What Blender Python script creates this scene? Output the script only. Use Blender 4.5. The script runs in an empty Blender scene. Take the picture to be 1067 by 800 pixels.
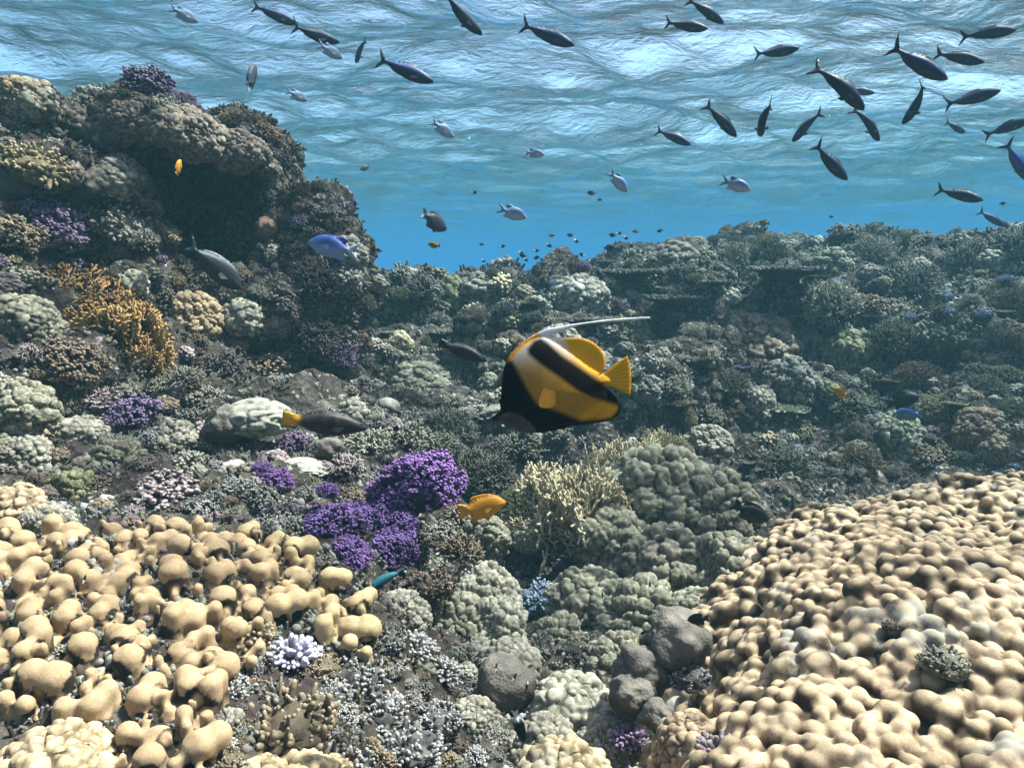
import bpy, math, random
import numpy as np
from mathutils import Vector, Matrix, Quaternion
from mathutils.bvhtree import BVHTree
from mathutils.kdtree import KDTree
from mathutils.geometry import delaunay_2d_cdt

SC = bpy.context.scene
COL = SC.collection
R = math.radians

# ------------------------------------------------------------------ camera
F = 780.0                                   # focal length in photo pixels (photo 1067 x 800)
PITCH = R(8.4)
cam_d = bpy.data.cameras.new('camera')
cam = bpy.data.objects.new('camera', cam_d)
COL.objects.link(cam)
cam_d.sensor_fit = 'HORIZONTAL'
cam_d.angle = 2 * math.atan(533.5 / F)
cam_d.clip_start = 0.02
cam_d.clip_end = 300
cam.location = (0, 0, 0)
cam.rotation_euler = (R(90) - PITCH, 0, 0)
SC.camera = cam

# ------------------------------------------------------------------ sky and sun
SUN_EL, SUN_AZ = R(61), R(72)               # azimuth measured from +Y towards +X (in front, to the right)
w = bpy.data.worlds.new('World'); SC.world = w; w.use_nodes = True
nt = w.node_tree; nt.nodes.clear()
wo = nt.nodes.new('ShaderNodeOutputWorld'); bg = nt.nodes.new('ShaderNodeBackground')
sky = nt.nodes.new('ShaderNodeTexSky'); sky.sky_type = 'NISHITA'; sky.sun_disc = False
sky.sun_elevation = SUN_EL; sky.sun_rotation = SUN_AZ; sky.dust_density = 4.0
bg.inputs['Strength'].default_value = 0.11
nt.links.new(sky.outputs[0], bg.inputs['Color']); nt.links.new(bg.outputs[0], wo.inputs['Surface'])
sd = bpy.data.lights.new('sun', 'SUN'); sun = bpy.data.objects.new('sun', sd); COL.objects.link(sun)
sd.energy = 5.0; sd.angle = R(0.5); sd.color = (1.0, 0.93, 0.82)
sv = Vector((math.sin(SUN_AZ) * math.cos(SUN_EL), math.cos(SUN_AZ) * math.cos(SUN_EL), math.sin(SUN_EL)))
sun.rotation_euler = sv.to_track_quat('Z', 'Y').to_euler()

SC.view_settings.view_transform = 'Standard'
SC.view_settings.look = 'None'
SC.view_settings.exposure = 1.75
SC.view_settings.gamma = 1
SC.render.engine = 'CYCLES'
cy = SC.cycles
cy.max_bounces = 5; cy.diffuse_bounces = 2; cy.glossy_bounces = 2; cy.transmission_bounces = 2
cy.volume_bounces = 1; cy.transparent_max_bounces = 8
cy.use_denoising = True
cy.use_adaptive_sampling = True; cy.adaptive_threshold = 0.02
cy.sample_clamp_indirect = 4.0
cy.caustics_reflective = False; cy.caustics_refractive = False

# ------------------------------------------------------------------ helpers
FWD = Vector((0, math.cos(PITCH), -math.sin(PITCH)))
UPV = Vector((0, math.sin(PITCH), math.cos(PITCH)))
RGT = Vector((1, 0, 0))

def ray(px, py):
    return RGT * ((px - 533.5) / F) + UPV * ((400 - py) / F) + FWD

def at(px, py, d):
    return ray(px, py) * d

def lin(r, g, b):
    f = lambda c: (c / 255 / 12.92) if c / 255 <= 0.04045 else ((c / 255 + 0.055) / 1.055) ** 2.4
    return (f(r), f(g), f(b))

# ---- numpy noise
def _h(ix, iy, iz, seed):
    n = (ix.astype(np.int64) * 374761393 + iy.astype(np.int64) * 668265263 + iz.astype(np.int64) * 2147483647 + seed * 1442695041) & 0xFFFFFFFF
    n = ((n ^ (n >> 13)) * 1274126177) & 0xFFFFFFFF
    n = ((n ^ (n >> 15)) * 2246822519) & 0xFFFFFFFF
    return ((n ^ (n >> 16)) & 0xFFFFFF) / float(0xFFFFFF)

def vnoise(P, s=1.0, seed=0):
    Q = P * s; I = np.floor(Q); f = Q - I; u = f * f * f * (f * (f * 6 - 15) + 10)
    out = 0
    for dx in (0, 1):
        wx = u[:, 0] if dx else 1 - u[:, 0]
        for dy in (0, 1):
            wy = u[:, 1] if dy else 1 - u[:, 1]
            for dz in (0, 1):
                wz = u[:, 2] if dz else 1 - u[:, 2]
                out = out + wx * wy * wz * _h(I[:, 0] + dx, I[:, 1] + dy, I[:, 2] + dz, seed)
    return out * 2 - 1

def fbm(P, s=1.0, octv=4, seed=0, gain=0.5):
    a, t, n = 1.0, 0.0, 0.0
    for k in range(octv):
        t = t + a * vnoise(P + 17.3 * k, s * 2 ** k, seed + k); n += a; a *= gain
    return t / n

def worley(P, s=1.0, seed=0):
    """F1, F2 distances (in cell units) and an id per cell."""
    Q = P * s; I = np.floor(Q)
    f1 = np.full(len(P), 9.0); f2 = np.full(len(P), 9.0); cid = np.zeros(len(P))
    for dx in (-1, 0, 1):
        for dy in (-1, 0, 1):
            for dz in (-1, 0, 1):
                J = I + (dx, dy, dz)
                c0 = _h(J[:, 0], J[:, 1], J[:, 2], seed); c1 = _h(J[:, 0], J[:, 1], J[:, 2], seed + 11); c2 = _h(J[:, 0], J[:, 1], J[:, 2], seed + 23)
                d = np.sqrt((J[:, 0] + c0 - Q[:, 0]) ** 2 + (J[:, 1] + c1 - Q[:, 1]) ** 2 + (J[:, 2] + c2 - Q[:, 2]) ** 2)
                n1 = d < f1
                f2 = np.where(n1, f1, np.minimum(f2, d)); cid = np.where(n1, c0, cid); f1 = np.where(n1, d, f1)
    return f1, f2, cid

def knobs(P, s, seed):
    f1, f2, cid = worley(P, s, seed)
    x = np.clip((f2 - f1) / 0.55, 0, 1)
    dome_ = np.sqrt(np.clip(1 - (f1 / 0.86) ** 2, 0.0, 1))
    return (0.30 * np.sqrt(np.clip(1 - (1 - x) ** 2, 0, 1)) + 0.75 * dome_ * (0.35 + 0.65 * sstep(0, 0.3, f2 - f1))) * (0.75 + 0.5 * cid), cid

def sstep(a, b, x):
    t = np.clip((x - a) / (b - a), 0, 1)
    return t * t * (3 - 2 * t)

# ---- meshes
def mesh_of(name, V, quads=None, tris=None, attrs=None, col=None, mat=None, smooth=True):
    me = bpy.data.meshes.new(name)
    V = np.asarray(V, np.float32)
    q = np.asarray(quads if quads is not None else [], np.int32).reshape(-1, 4)
    t = np.asarray(tris if tris is not None else [], np.int32).reshape(-1, 3)
    me.vertices.add(len(V)); me.vertices.foreach_set('co', V.ravel())
    loops = np.concatenate([q.ravel(), t.ravel()])
    me.loops.add(len(loops)); me.loops.foreach_set('vertex_index', loops)
    starts = np.concatenate([np.arange(len(q)) * 4, len(q) * 4 + np.arange(len(t)) * 3]).astype(np.int32)
    me.polygons.add(len(starts)); me.polygons.foreach_set('loop_start', starts)
    me.update(calc_edges=True)
    if smooth:
        me.polygons.foreach_set('use_smooth', np.ones(len(starts), bool))
    for k, v in (attrs or {}).items():
        a = me.attributes.new(k, 'FLOAT', 'POINT'); a.data.foreach_set('value', np.asarray(v, np.float32))
    if col is not None:
        c = np.ones((len(V), 4), np.float32); c[:, :3] = col
        a = me.attributes.new('col', 'FLOAT_COLOR', 'POINT'); a.data.foreach_set('color', c.ravel())
    if mat: me.materials.append(mat)
    me.update()
    return me

def link(name, me, label=None, cat=None, group=None, kind=None, parent=None, mat=None):
    o = bpy.data.objects.new(name, me); COL.objects.link(o)
    if parent: o.parent = parent
    tag(o, label, cat, group, kind)
    if mat:
        o.material_slots[0].link = 'OBJECT'; o.material_slots[0].material = mat
    return o

LABELS = {}
def tag(o, label=None, cat=None, group=None, kind=None):
    if label:
        o['label'] = label; LABELS[label] = LABELS.get(label, 0) + 1
    if cat: o['category'] = cat
    if group: o['group'] = group
    if kind: o['kind'] = kind

def normals(V, quads):
    n = np.zeros_like(V)
    e = np.cross(V[quads[:, 2]] - V[quads[:, 0]], V[quads[:, 3]] - V[quads[:, 1]])
    for k in range(4): np.add.at(n, quads[:, k], e)
    return n / np.maximum(np.linalg.norm(n, axis=1, keepdims=True), 1e-9)

def tri_normals(V, tris):
    n = np.zeros_like(V)
    e = np.cross(V[tris[:, 1]] - V[tris[:, 0]], V[tris[:, 2]] - V[tris[:, 0]])
    for k in range(3): np.add.at(n, tris[:, k], e)
    return n / np.maximum(np.linalg.norm(n, axis=1, keepdims=True), 1e-9)

def grid_quads(nx, ny):
    i = np.arange(nx - 1)[None, :] + np.arange(ny - 1)[:, None] * nx
    i = i.ravel()
    return np.stack([i, i + 1, i + nx + 1, i + nx], 1)

_ico = {}
def ico(l):
    if l not in _ico:
        import bmesh
        bm = bmesh.new(); bmesh.ops.create_icosphere(bm, subdivisions=l, radius=1.0)
        bm.verts.ensure_lookup_table()
        _ico[l] = (np.array([v.co[:] for v in bm.verts]), np.array([[v.index for v in f.verts] for f in bm.faces], np.int32)); bm.free()
    return _ico[l]

class MB:
    """collects tubes and balls into one mesh, with a 'tip' value per vertex"""
    def __init__(s): s.V = []; s.q = []; s.t = []; s.tip = []; s.c = []; s.n = 0
    def add(s, V, q=None, t=None, tip=0.0, c=None):
        V = np.asarray(V, float)
        s.V.append(V)
        if q is not None and len(q): s.q.append(np.asarray(q) + s.n)
        if t is not None and len(t): s.t.append(np.asarray(t) + s.n)
        s.tip.append(np.broadcast_to(np.asarray(tip, float), (len(V),)).copy())
        if c is not None: s.c.append(np.broadcast_to(np.asarray(c, float), (len(V), 3)).copy())
        s.n += len(V)
    def tube(s, path, rad, n=6, tip0=0.0, tip1=1.0, roundcap=True, flat=1.0):
        path = np.asarray(path, float); rad = np.asarray(rad, float)
        if roundcap:
            d = path[-1] - path[-2]; d /= np.linalg.norm(d) + 1e-9; r = rad[-1]
            path = np.vstack([path, path[-1] + d * r * 0.6, path[-1] + d * r * 0.95]); rad = np.append(rad, [r * 0.8, r * 0.3])
        k = len(path)
        T = np.gradient(path, axis=0); T /= np.linalg.norm(T, axis=1, keepdims=True) + 1e-9
        a = np.array([0.31, 0.52, 0.79]) if abs(T[0] @ np.array([0.31, 0.52, 0.79])) < 0.9 else np.array([1.0, 0, 0])
        U = np.cross(T, a); U /= np.linalg.norm(U, axis=1, keepdims=True) + 1e-9
        W = np.cross(T, U)
        th = np.arange(n) / n * 2 * math.pi
        V = path[:, None, :] + rad[:, None, None] * (np.cos(th)[None, :, None] * U[:, None, :] + flat * np.sin(th)[None, :, None] * W[:, None, :])
        V = V.reshape(-1, 3)
        i = np.arange(k - 1)[:, None] * n + np.arange(n)[None, :]
        j = np.arange(k - 1)[:, None] * n + (np.arange(n)[None, :] + 1) % n
        q = np.stack([i, j, j + n, i + n], -1).reshape(-1, 4)
        V = np.vstack([V, path[-1] + T[-1] * rad[-1] * 0.2]); b = (k - 1) * n
        t = np.stack([b + np.arange(n), b + (np.arange(n) + 1) % n, np.full(n, len(V) - 1)], 1)
        tv = np.repeat(np.linspace(tip0, tip1, k), n); tv = np.append(tv, tip1)
        s.add(V, q, t, tv)
    def ball(s, c, r, l=1, tip=0.0, noise=0.0, seed=0, sq=(1, 1, 1), cc=None):
        V, t = ico(l); V = V * np.array(sq)
        if noise: V = V * (1 + noise * vnoise(V + seed * 3.1, 2.2, seed)[:, None])
        z = V[:, 2]
        s.add(V * r + np.asarray(c), None, t, tip if np.ndim(tip) else tip, cc)
    def arrays(s):
        V = np.vstack(s.V)
        q = np.vstack(s.q) if s.q else np.zeros((0, 4), int)
        t = np.vstack(s.t) if s.t else np.zeros((0, 3), int)
        return V, q, t, np.concatenate(s.tip)
    def mesh(s, name, mat=None):
        V, q, t, tip = s.arrays()
        return mesh_of(name, V, q, t, {'tip': tip}, np.vstack(s.c) if s.c else None, mat)

# ---- materials
def M(name):
    m = bpy.data.materials.new(name); m.use_nodes = True; t = m.node_tree; t.nodes.clear()
    return m, t, t.nodes, t.links

def nd(n, typ, **kw):
    o = n.new(typ)
    for k, v in kw.items():
        if k in ('operation', 'data_type', 'blend_type', 'attribute_name', 'feature', 'distance', 'noise_dimensions', 'attribute_type'): setattr(o, k, v)
        else: o.inputs[k].default_value = v
    return o

def ramp(n, stops):
    r = n.new('ShaderNodeValToRGB'); e = r.color_ramp.elements
    while len(e) < len(stops): e.new(0.5)
    for el, (p, c) in zip(e, stops):
        el.position = p; el.color = tuple(c) + (1,) if np.ndim(c) else (c, c, c, 1)
    return r

def coral_mat(name, base, tip, nscale=14.0, bump=0.35, bscale=90.0, var=0.25, spots=None, rough=0.8, polyp=0.0):
    """coral skin: base colour to tip colour by the 'tip' attribute, mottled, fine bumps, a little different per colony"""
    m, t, n, l = M(name)
    out = n.new('ShaderNodeOutputMaterial'); p = n.new('ShaderNodeBsdfPrincipled')
    p.inputs['Roughness'].default_value = rough; p.inputs['Specular IOR Level'].default_value = 0.25
    at_ = nd(n, 'ShaderNodeAttribute', attribute_name='tip')
    tc = n.new('ShaderNodeTexCoord')
    geo = n.new('ShaderNodeNewGeometry')
    n1 = nd(n, 'ShaderNodeTexNoise', Scale=nscale, Detail=5.0, Roughness=0.62); l.new(geo.outputs['Position'], n1.inputs['Vector'])
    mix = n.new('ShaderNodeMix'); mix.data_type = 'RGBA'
    mix.inputs[6].default_value = tuple(0.5 * c for c in base) + (1,); mix.inputs[7].default_value = tuple(tip) + (1,)  # dead base tone, darkened further to paint deeper shade into bases and creases
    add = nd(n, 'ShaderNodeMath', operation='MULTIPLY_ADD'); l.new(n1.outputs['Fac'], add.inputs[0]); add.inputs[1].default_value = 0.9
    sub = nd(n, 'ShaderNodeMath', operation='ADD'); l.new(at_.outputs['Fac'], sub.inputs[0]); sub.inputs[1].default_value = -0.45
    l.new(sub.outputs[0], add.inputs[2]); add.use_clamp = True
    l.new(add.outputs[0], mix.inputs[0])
    oi = n.new('ShaderNodeObjectInfo')
    hsv = n.new('ShaderNodeHueSaturation')
    n2 = nd(n, 'ShaderNodeTexNoise', Scale=nscale * 3.7, Detail=4.0); l.new(geo.outputs['Position'], n2.inputs['Vector'])
    v1 = nd(n, 'ShaderNodeMapRange'); l.new(n2.outputs['Fac'], v1.inputs[0]); v1.inputs[1].default_value = 0.25; v1.inputs[2].default_value = 0.75; v1.inputs[3].default_value = 1 - var; v1.inputs[4].default_value = 1 + var
    v2 = nd(n, 'ShaderNodeMapRange'); l.new(oi.outputs['Random'], v2.inputs[0]); v2.inputs[3].default_value = 0.82; v2.inputs[4].default_value = 1.18
    mu = nd(n, 'ShaderNodeMath', operation='MULTIPLY'); l.new(v1.outputs[0], mu.inputs[0]); l.new(v2.outputs[0], mu.inputs[1])
    n5 = nd(n, 'ShaderNodeTexNoise', Scale=330.0, Detail=2.0); l.new(geo.outputs['Position'], n5.inputs['Vector'])
    v5 = nd(n, 'ShaderNodeMapRange'); l.new(n5.outputs['Fac'], v5.inputs[0]); v5.inputs[1].default_value = 0.3; v5.inputs[2].default_value = 0.7; v5.inputs[3].default_value = 0.84; v5.inputs[4].default_value = 1.16
    mu2 = nd(n, 'ShaderNodeMath', operation='MULTIPLY'); l.new(mu.outputs[0], mu2.inputs[0]); l.new(v5.outputs[0], mu2.inputs[1])
    l.new(mu2.outputs[0], hsv.inputs['Value'])
    v3 = nd(n, 'ShaderNodeMapRange'); l.new(oi.outputs['Random'], v3.inputs[0]); v3.inputs[3].default_value = 0.487; v3.inputs[4].default_value = 0.513
    l.new(v3.outputs[0], hsv.inputs['Hue'])
    l.new(mix.outputs[2], hsv.inputs['Color'])
    last = hsv.outputs[0]
    if spots:
        n3 = nd(n, 'ShaderNodeTexNoise', Scale=nscale * 0.55, Detail=6.0, Roughness=0.7); l.new(geo.outputs['Position'], n3.inputs['Vector'])
        r3 = ramp(n, [(0.55, 0.0), (0.64, 1.0)]); l.new(n3.outputs['Fac'], r3.inputs[0])
        mx = n.new('ShaderNodeMix'); mx.data_type = 'RGBA'; l.new(r3.outputs[0], mx.inputs[0]); l.new(last, mx.inputs[6]); mx.inputs[7].default_value = tuple(spots) + (1,)
        last = mx.outputs[2]
    l.new(last, p.inputs['Base Color'])
    b = nd(n, 'ShaderNodeBump', Strength=bump, Distance=0.006)
    if polyp:
        vo = nd(n, 'ShaderNodeTexVoronoi', Scale=polyp); l.new(geo.outputs['Position'], vo.inputs['Vector'])
        l.new(vo.outputs['Distance'], b.inputs['Height'])
    else:
        n4 = nd(n, 'ShaderNodeTexNoise', Scale=bscale, Detail=4.0); l.new(geo.outputs['Position'], n4.inputs['Vector'])
        l.new(n4.outputs['Fac'], b.inputs['Height'])
    l.new(b.outputs[0], p.inputs['Normal'])
    l.new(p.outputs[0], out.inputs['Surface'])
    return m

def rock_mat(name):
    m, t, n, l = M(name)
    out = n.new('ShaderNodeOutputMaterial'); p = n.new('ShaderNodeBsdfPrincipled'); p.inputs['Roughness'].default_value = 0.9
    p.inputs['Specular IOR Level'].default_value = 0.15
    geo = n.new('ShaderNodeNewGeometry')
    n1 = nd(n, 'ShaderNodeTexNoise', Scale=7.0, Detail=7.0, Roughness=0.7); l.new(geo.outputs['Position'], n1.inputs['Vector'])
    r1 = ramp(n, [(0.30, (0.010, 0.008, 0.007)), (0.46, (0.030, 0.024, 0.019)), (0.57, (0.065, 0.054, 0.042)), (0.70, (0.19, 0.17, 0.145))])
    l.new(n1.outputs['Fac'], r1.inputs[0])
    n2 = nd(n, 'ShaderNodeTexNoise', Scale=3.1, Detail=5.0); l.new(geo.outputs['Position'], n2.inputs['Vector'])
    r2 = ramp(n, [(0.52, 0.0), (0.66, 0.65)]); l.new(n2.outputs['Fac'], r2.inputs[0])
    mx = n.new('ShaderNodeMix'); mx.data_type = 'RGBA'; l.new(r2.outputs[0], mx.inputs[0]); l.new(r1.outputs[0], mx.inputs[6]); mx.inputs[7].default_value = (0.05, 0.030, 0.030, 1)
    n3 = nd(n, 'ShaderNodeTexNoise', Scale=38.0, Detail=6.0, Roughness=0.65); l.new(geo.outputs['Position'], n3.inputs['Vector'])
    r3 = ramp(n, [(0.57, 0.0), (0.66, 0.75)]); l.new(n3.outputs['Fac'], r3.inputs[0])
    mx2 = n.new('ShaderNodeMix'); mx2.data_type = 'RGBA'; l.new(r3.outputs[0], mx2.inputs[0]); l.new(mx.outputs[2], mx2.inputs[6]); mx2.inputs[7].default_value = (0.42, 0.39, 0.34, 1)
    l.new(mx2.outputs[2], p.inputs['Base Color'])
    vo = nd(n, 'ShaderNodeTexVoronoi', Scale=34.0); l.new(geo.outputs['Position'], vo.inputs['Vector'])
    b1 = nd(n, 'ShaderNodeBump', Strength=0.9, Distance=0.02); l.new(vo.outputs['Distance'], b1.inputs['Height'])
    b2 = nd(n, 'ShaderNodeBump', Strength=0.8, Distance=0.015); l.new(n3.outputs['Fac'], b2.inputs['Height']); l.new(b1.outputs[0], b2.inputs['Normal'])
    l.new(b2.outputs[0], p.inputs['Normal']); l.new(p.outputs[0], out.inputs['Surface'])
    return m

def attr_mat(name, rough=0.5, spec=0.4, noise=0.15, nscale=120.0, bump=0.1):
    m, t, n, l = M(name)
    out = n.new('ShaderNodeOutputMaterial'); p = n.new('ShaderNodeBsdfPrincipled'); p.inputs['Roughness'].default_value = rough
    p.inputs['Specular IOR Level'].default_value = spec
    a = nd(n, 'ShaderNodeAttribute', attribute_name='col')
    geo = n.new('ShaderNodeTexCoord')
    n2 = nd(n, 'ShaderNodeTexNoise', Scale=nscale, Detail=3.0); l.new(geo.outputs['Object'], n2.inputs['Vector'])
    v1 = nd(n, 'ShaderNodeMapRange'); l.new(n2.outputs['Fac'], v1.inputs[0]); v1.inputs[1].default_value = 0.3; v1.inputs[2].default_value = 0.7; v1.inputs[3].default_value = 1 - noise; v1.inputs[4].default_value = 1 + noise
    h = n.new('ShaderNodeHueSaturation'); l.new(v1.outputs[0], h.inputs['Value']); l.new(a.outputs['Color'], h.inputs['Color'])
    l.new(h.outputs[0], p.inputs['Base Color'])
    b = nd(n, 'ShaderNodeBump', Strength=bump, Distance=0.002); l.new(n2.outputs['Fac'], b.inputs['Height']); l.new(b.outputs[0], p.inputs['Normal'])
    l.new(p.outputs[0], out.inputs['Surface'])
    return m
# ------------------------------------------------------------------ water surface seen from below
WZ = 1.8
def axis(core0, core1, step, lo, hi, grow=1.16):
    a = list(np.arange(core0, core1 + 1e-6, step)); s = step
    while a[-1] < hi: s *= grow; a.append(a[-1] + s)
    s = step
    while a[0] > lo: s *= grow; a.insert(0, a[0] - s)
    return np.array(a)

wx, wy = axis(-6, 6, 0.038, -210, 210, 1.12), axis(2.6, 12, 0.038, -60, 230, 1.1)
X, Y = np.meshgrid(wx, wy)
rs = np.random.RandomState(4)
Z = np.zeros_like(X)
for k in range(46):
    lam = 0.24 * (2.9 / 0.24) ** rs.rand()
    th = R(95) + rs.randn() * 0.42
    amp = 0.0135 * lam ** 0.98
    kx, ky = math.cos(th) * 2 * math.pi / lam, math.sin(th) * 2 * math.pi / lam
    ph = rs.rand() * 6.28
    wob = 0.6 * np.sin(X * 0.7 * rs.rand() + Y * 0.5 * rs.rand() + ph)
    s = np.sin(X * kx + Y * ky + ph + wob)
    Z += amp * (s + 0.25 * np.cos(2 * (X * kx + Y * ky + ph + wob)))
far = np.clip(1.3 - np.hypot(X, Y) / 36, 0.0, 1)
Z = WZ + Z * far
wv = np.stack([X.ravel(), Y.ravel(), Z.ravel()], 1)
m, t, n, l = M('water_surface_underside')
out = n.new('ShaderNodeOutputMaterial')
tr = n.new('ShaderNodeBsdfTransparent'); gl = nd(n, 'ShaderNodeBsdfGlossy', Roughness=0.02)
gl.inputs['Color'].default_value = (0.93, 0.97, 1.0, 1)
geo = n.new('ShaderNodeNewGeometry')
mp = n.new('ShaderNodeMapping'); mp.inputs['Scale'].default_value = (1.0, 2.2, 1.0); mp.inputs['Rotation'].default_value = (0, 0, R(-14)); l.new(geo.outputs['Position'], mp.inputs['Vector'])
n1 = nd(n, 'ShaderNodeTexNoise', Scale=9.0, Detail=6.0, Roughness=0.58, Distortion=0.4); l.new(mp.outputs[0], n1.inputs['Vector'])
mp2 = n.new('ShaderNodeMapping'); mp2.inputs['Scale'].default_value = (0.55, 1.0, 1.0); mp2.inputs['Rotation'].default_value = (0, 0, R(20)); l.new(geo.outputs['Position'], mp2.inputs['Vector'])
n2 = nd(n, 'ShaderNodeTexNoise', Scale=1.05, Detail=3.0, Roughness=0.55, Distortion=0.4); l.new(mp2.outputs[0], n2.inputs['Vector'])
r2 = ramp(n, [(0.44, 0.40), (0.60, 1.0)]); l.new(n2.outputs['Fac'], r2.inputs[0])
hm = nd(n, 'ShaderNodeMath', operation='MULTIPLY'); l.new(n1.outputs['Fac'], hm.inputs[0]); l.new(r2.outputs[0], hm.inputs[1])
bp = nd(n, 'ShaderNodeBump', Strength=1.0, Distance=0.062); l.new(hm.outputs[0], bp.inputs['Height'])
fr = nd(n, 'ShaderNodeFresnel', IOR=1.33); l.new(bp.outputs[0], fr.inputs['Normal']); l.new(bp.outputs[0], gl.inputs['Normal'])
ms = n.new('ShaderNodeMixShader'); l.new(fr.outputs[0], ms.inputs[0]); l.new(tr.outputs[0], ms.inputs[1]); l.new(gl.outputs[0], ms.inputs[2])
l.new(ms.outputs[0], out.inputs['Surface'])
water = link('water', mesh_of('water', wv, grid_quads(len(wx), len(wy)), mat=m), 'rippled underside of the sea surface with bright sunlit patches', 'water', kind='structure')

# ------------------------------------------------------------------ underwater haze
DENS = 0.088
hv = np.array([[x, y, z] for z in (-7, 2.16) for y in (-70, 250) for x in (-230, 230)], float)
hq = [[0, 2, 3, 1], [4, 5, 7, 6], [0, 1, 5, 4], [2, 6, 7, 3], [0, 4, 6, 2], [1, 3, 7, 5]]
m, t, n, l = M('blue_water_haze')
out = n.new('ShaderNodeOutputMaterial'); pv = n.new('ShaderNodeVolumePrincipled')
pv.inputs['Color'].default_value = (0.036, 0.084, 0.108, 1)
pv.inputs['Density'].default_value = DENS
pv.inputs['Anisotropy'].default_value = 0.0
pv.inputs['Absorption Color'].default_value = (0.06, 0.47, 0.73, 1)
l.new(pv.outputs[0], out.inputs['Volume'])
link('haze', mesh_of('haze', hv, hq, mat=m, smooth=False), 'blue underwater haze filling the sea around the reef', 'haze', kind='stuff')

# ------------------------------------------------------------------ seabed and reef rock
CP = [(0, 800, .98), (200, 800, .98), (385, 800, 1.12), (0, 650, 1.25), (200, 650, 1.28), (0, 560, 1.55), (150, 545, 1.62), (300, 560, 1.68), (380, 650, 1.42),
      (450, 760, 1.28), (540, 780, 1.34), (600, 720, 1.66), (650, 790, 1.34), (560, 640, 2.25), (480, 620, 2.05), (520, 560, 2.75), (560, 500, 3.4), (500, 460, 3.7),
      (300, 470, 2.15), (200, 450, 2.2), (440, 510, 2.05), (400, 590, 1.8), (330, 440, 2.45), (430, 430, 2.75),
      (60, 500, 1.85), (100, 420, 2.1), (0, 430, 1.9), (200, 400, 2.45), (100, 330, 2.35), (0, 300, 2.1), (180, 350, 2.6), (250, 400, 2.7), (0, 210, 2.35), (60, 250, 2.45),
      (330, 400, 3.3), (480, 440, 3.5), (680, 490, 2.85), (600, 610, 2.25), (720, 640, 1.95), (760, 460, 3.4), (800, 475, 3.3),
      (420, 310, 4.7), (385, 330, 4.9), (470, 400, 3.9), (440, 370, 4.1), (500, 300, 4.9), (540, 292, 5.0), (600, 345, 4.3), (650, 285, 5.4), (800, 265, 6.0), (740, 275, 5.8),
      (1067, 250, 5.8), (900, 264, 6.1), (980, 264, 5.9), (700, 400, 3.9), (800, 400, 4.2), (950, 400, 4.0), (1067, 400, 3.7), (850, 330, 4.9), (1067, 320, 4.7), (950, 330, 4.8), (750, 330, 4.7), (950, 480, 3.5), (860, 470, 3.4), (1067, 470, 3.3), (640, 420, 3.6), (560, 420, 3.7)]
ctrl = [tuple(at(*c)) for c in CP]
ctrl += [(0.8, 1.2, -.95), (1.4, 1.5, -.9), (1.2, 2.6, -.95), (2.2, 2.3, -.9), (0.6, .7, -1.0), (1.6, .6, -1.0), (3.2, 1.0, -.9), (4.0, 2.5, -.8), (5.0, 5.0, .1), (5.5, 6.5, .25),
         (0.5, 8.0, .0), (2.0, 8.0, .25), (4.0, 8.0, .2), (1.0, 10, -.2), (4.0, 10, -.1), (-1.1, 7.2, -1.1), (-1.6, 9, -1.6), (-0.7, 5.6, -.7), (-1.15, 5.8, -.9), (-3, 10, -2), (-1.3, 4.6, -.6), (-2.2, 5.2, -.5),
         (-1.9, 2.2, .1), (-2.6, 2.0, .3), (-2.5, 3.2, .55), (-3.5, 3.0, .3), (-1.7, 4.0, .1), (-3, 1.0, -.3), (-1.6, .9, -.55), (-1.3, .3, -.7), (0, .2, -1.0), (0.2, .6, -.95), (-.4, .5, -.75), (1.5, -.5, -1.2), (-1.5, -1.5, -1.2),
         (8, 4, -.5), (8, 9, -.5), (-7, 3, -1.5), (-7, 9, -2.5), (3, 14, -2), (-3, 14, -2.8), (9, 14, -2), (0, -6, -2.5), (-6, -3, -2), (7, -3, -2)]
ctrl = np.array(ctrl)
D = np.linalg.norm(ctrl[:, None, :2] - ctrl[None, :, :2], axis=2)
Wt = np.linalg.solve(D - 0.0 * np.eye(len(ctrl)) + np.diag(np.full(len(ctrl), -0.03)), ctrl[:, 2])
def ground(xy):
    o = np.zeros(len(xy))
    for c, wgt in zip(ctrl, Wt): o += wgt * np.hypot(xy[:, 0] - c[0], xy[:, 1] - c[1])
    r = np.hypot(xy[:, 0], xy[:, 1] - 4)
    return np.where(r < 12, o, 0) * (1 - sstep(9, 12, r)) + -3.4 * sstep(9, 12, r)
gx, gy = axis(-3.2, 4.4, 0.026, -44, 44, 1.2), axis(0.35, 7.6, 0.026, -17, 54, 1.2)
X, Y = np.meshgrid(gx, gy); xy = np.stack([X.ravel(), Y.ravel()], 1)
V = np.column_stack([xy, ground(xy)]); Q = grid_quads(len(gx), len(gy))
def craggy(V, N, amp=1.0, seed=3):
    f1, f2, cid = worley(V + 0.12 * np.stack([fbm(V, 3, 3, 5), fbm(V, 3, 3, 6), fbm(V, 3, 3, 7)], 1), 4.2, seed)
    g1, g2, _ = worley(V, 13.0, seed + 5)
    h = 0.17 * fbm(V, 1.6, 3, seed) + 0.11 * (0.55 - f1) + 0.05 * (0.5 - g1) + 0.05 * fbm(V, 9, 3, seed + 2) + 0.02 * fbm(V, 30, 2, seed + 3)
    return V + N * (h * amp)[:, None]
N = normals(V, Q)
near = sstep(0.9, 3.0, np.hypot(V[:, 0], V[:, 1]))
_f = sstep(3.0, 3.8, V[:, 1])
_w1, _w2, _ = worley(V + 0.2 * np.stack([fbm(V, 2, 2, 31), fbm(V, 2, 2, 32), fbm(V, 2, 2, 33)], 1), 1.7, 41)
V = V + N * ((0.55 - _w1) * (0.68 - 0.26 * sstep(4.8, 5.6, V[:, 1])) * _f)[:, None] * np.array([1, 1, .8])
N = normals(V, Q)
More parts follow.
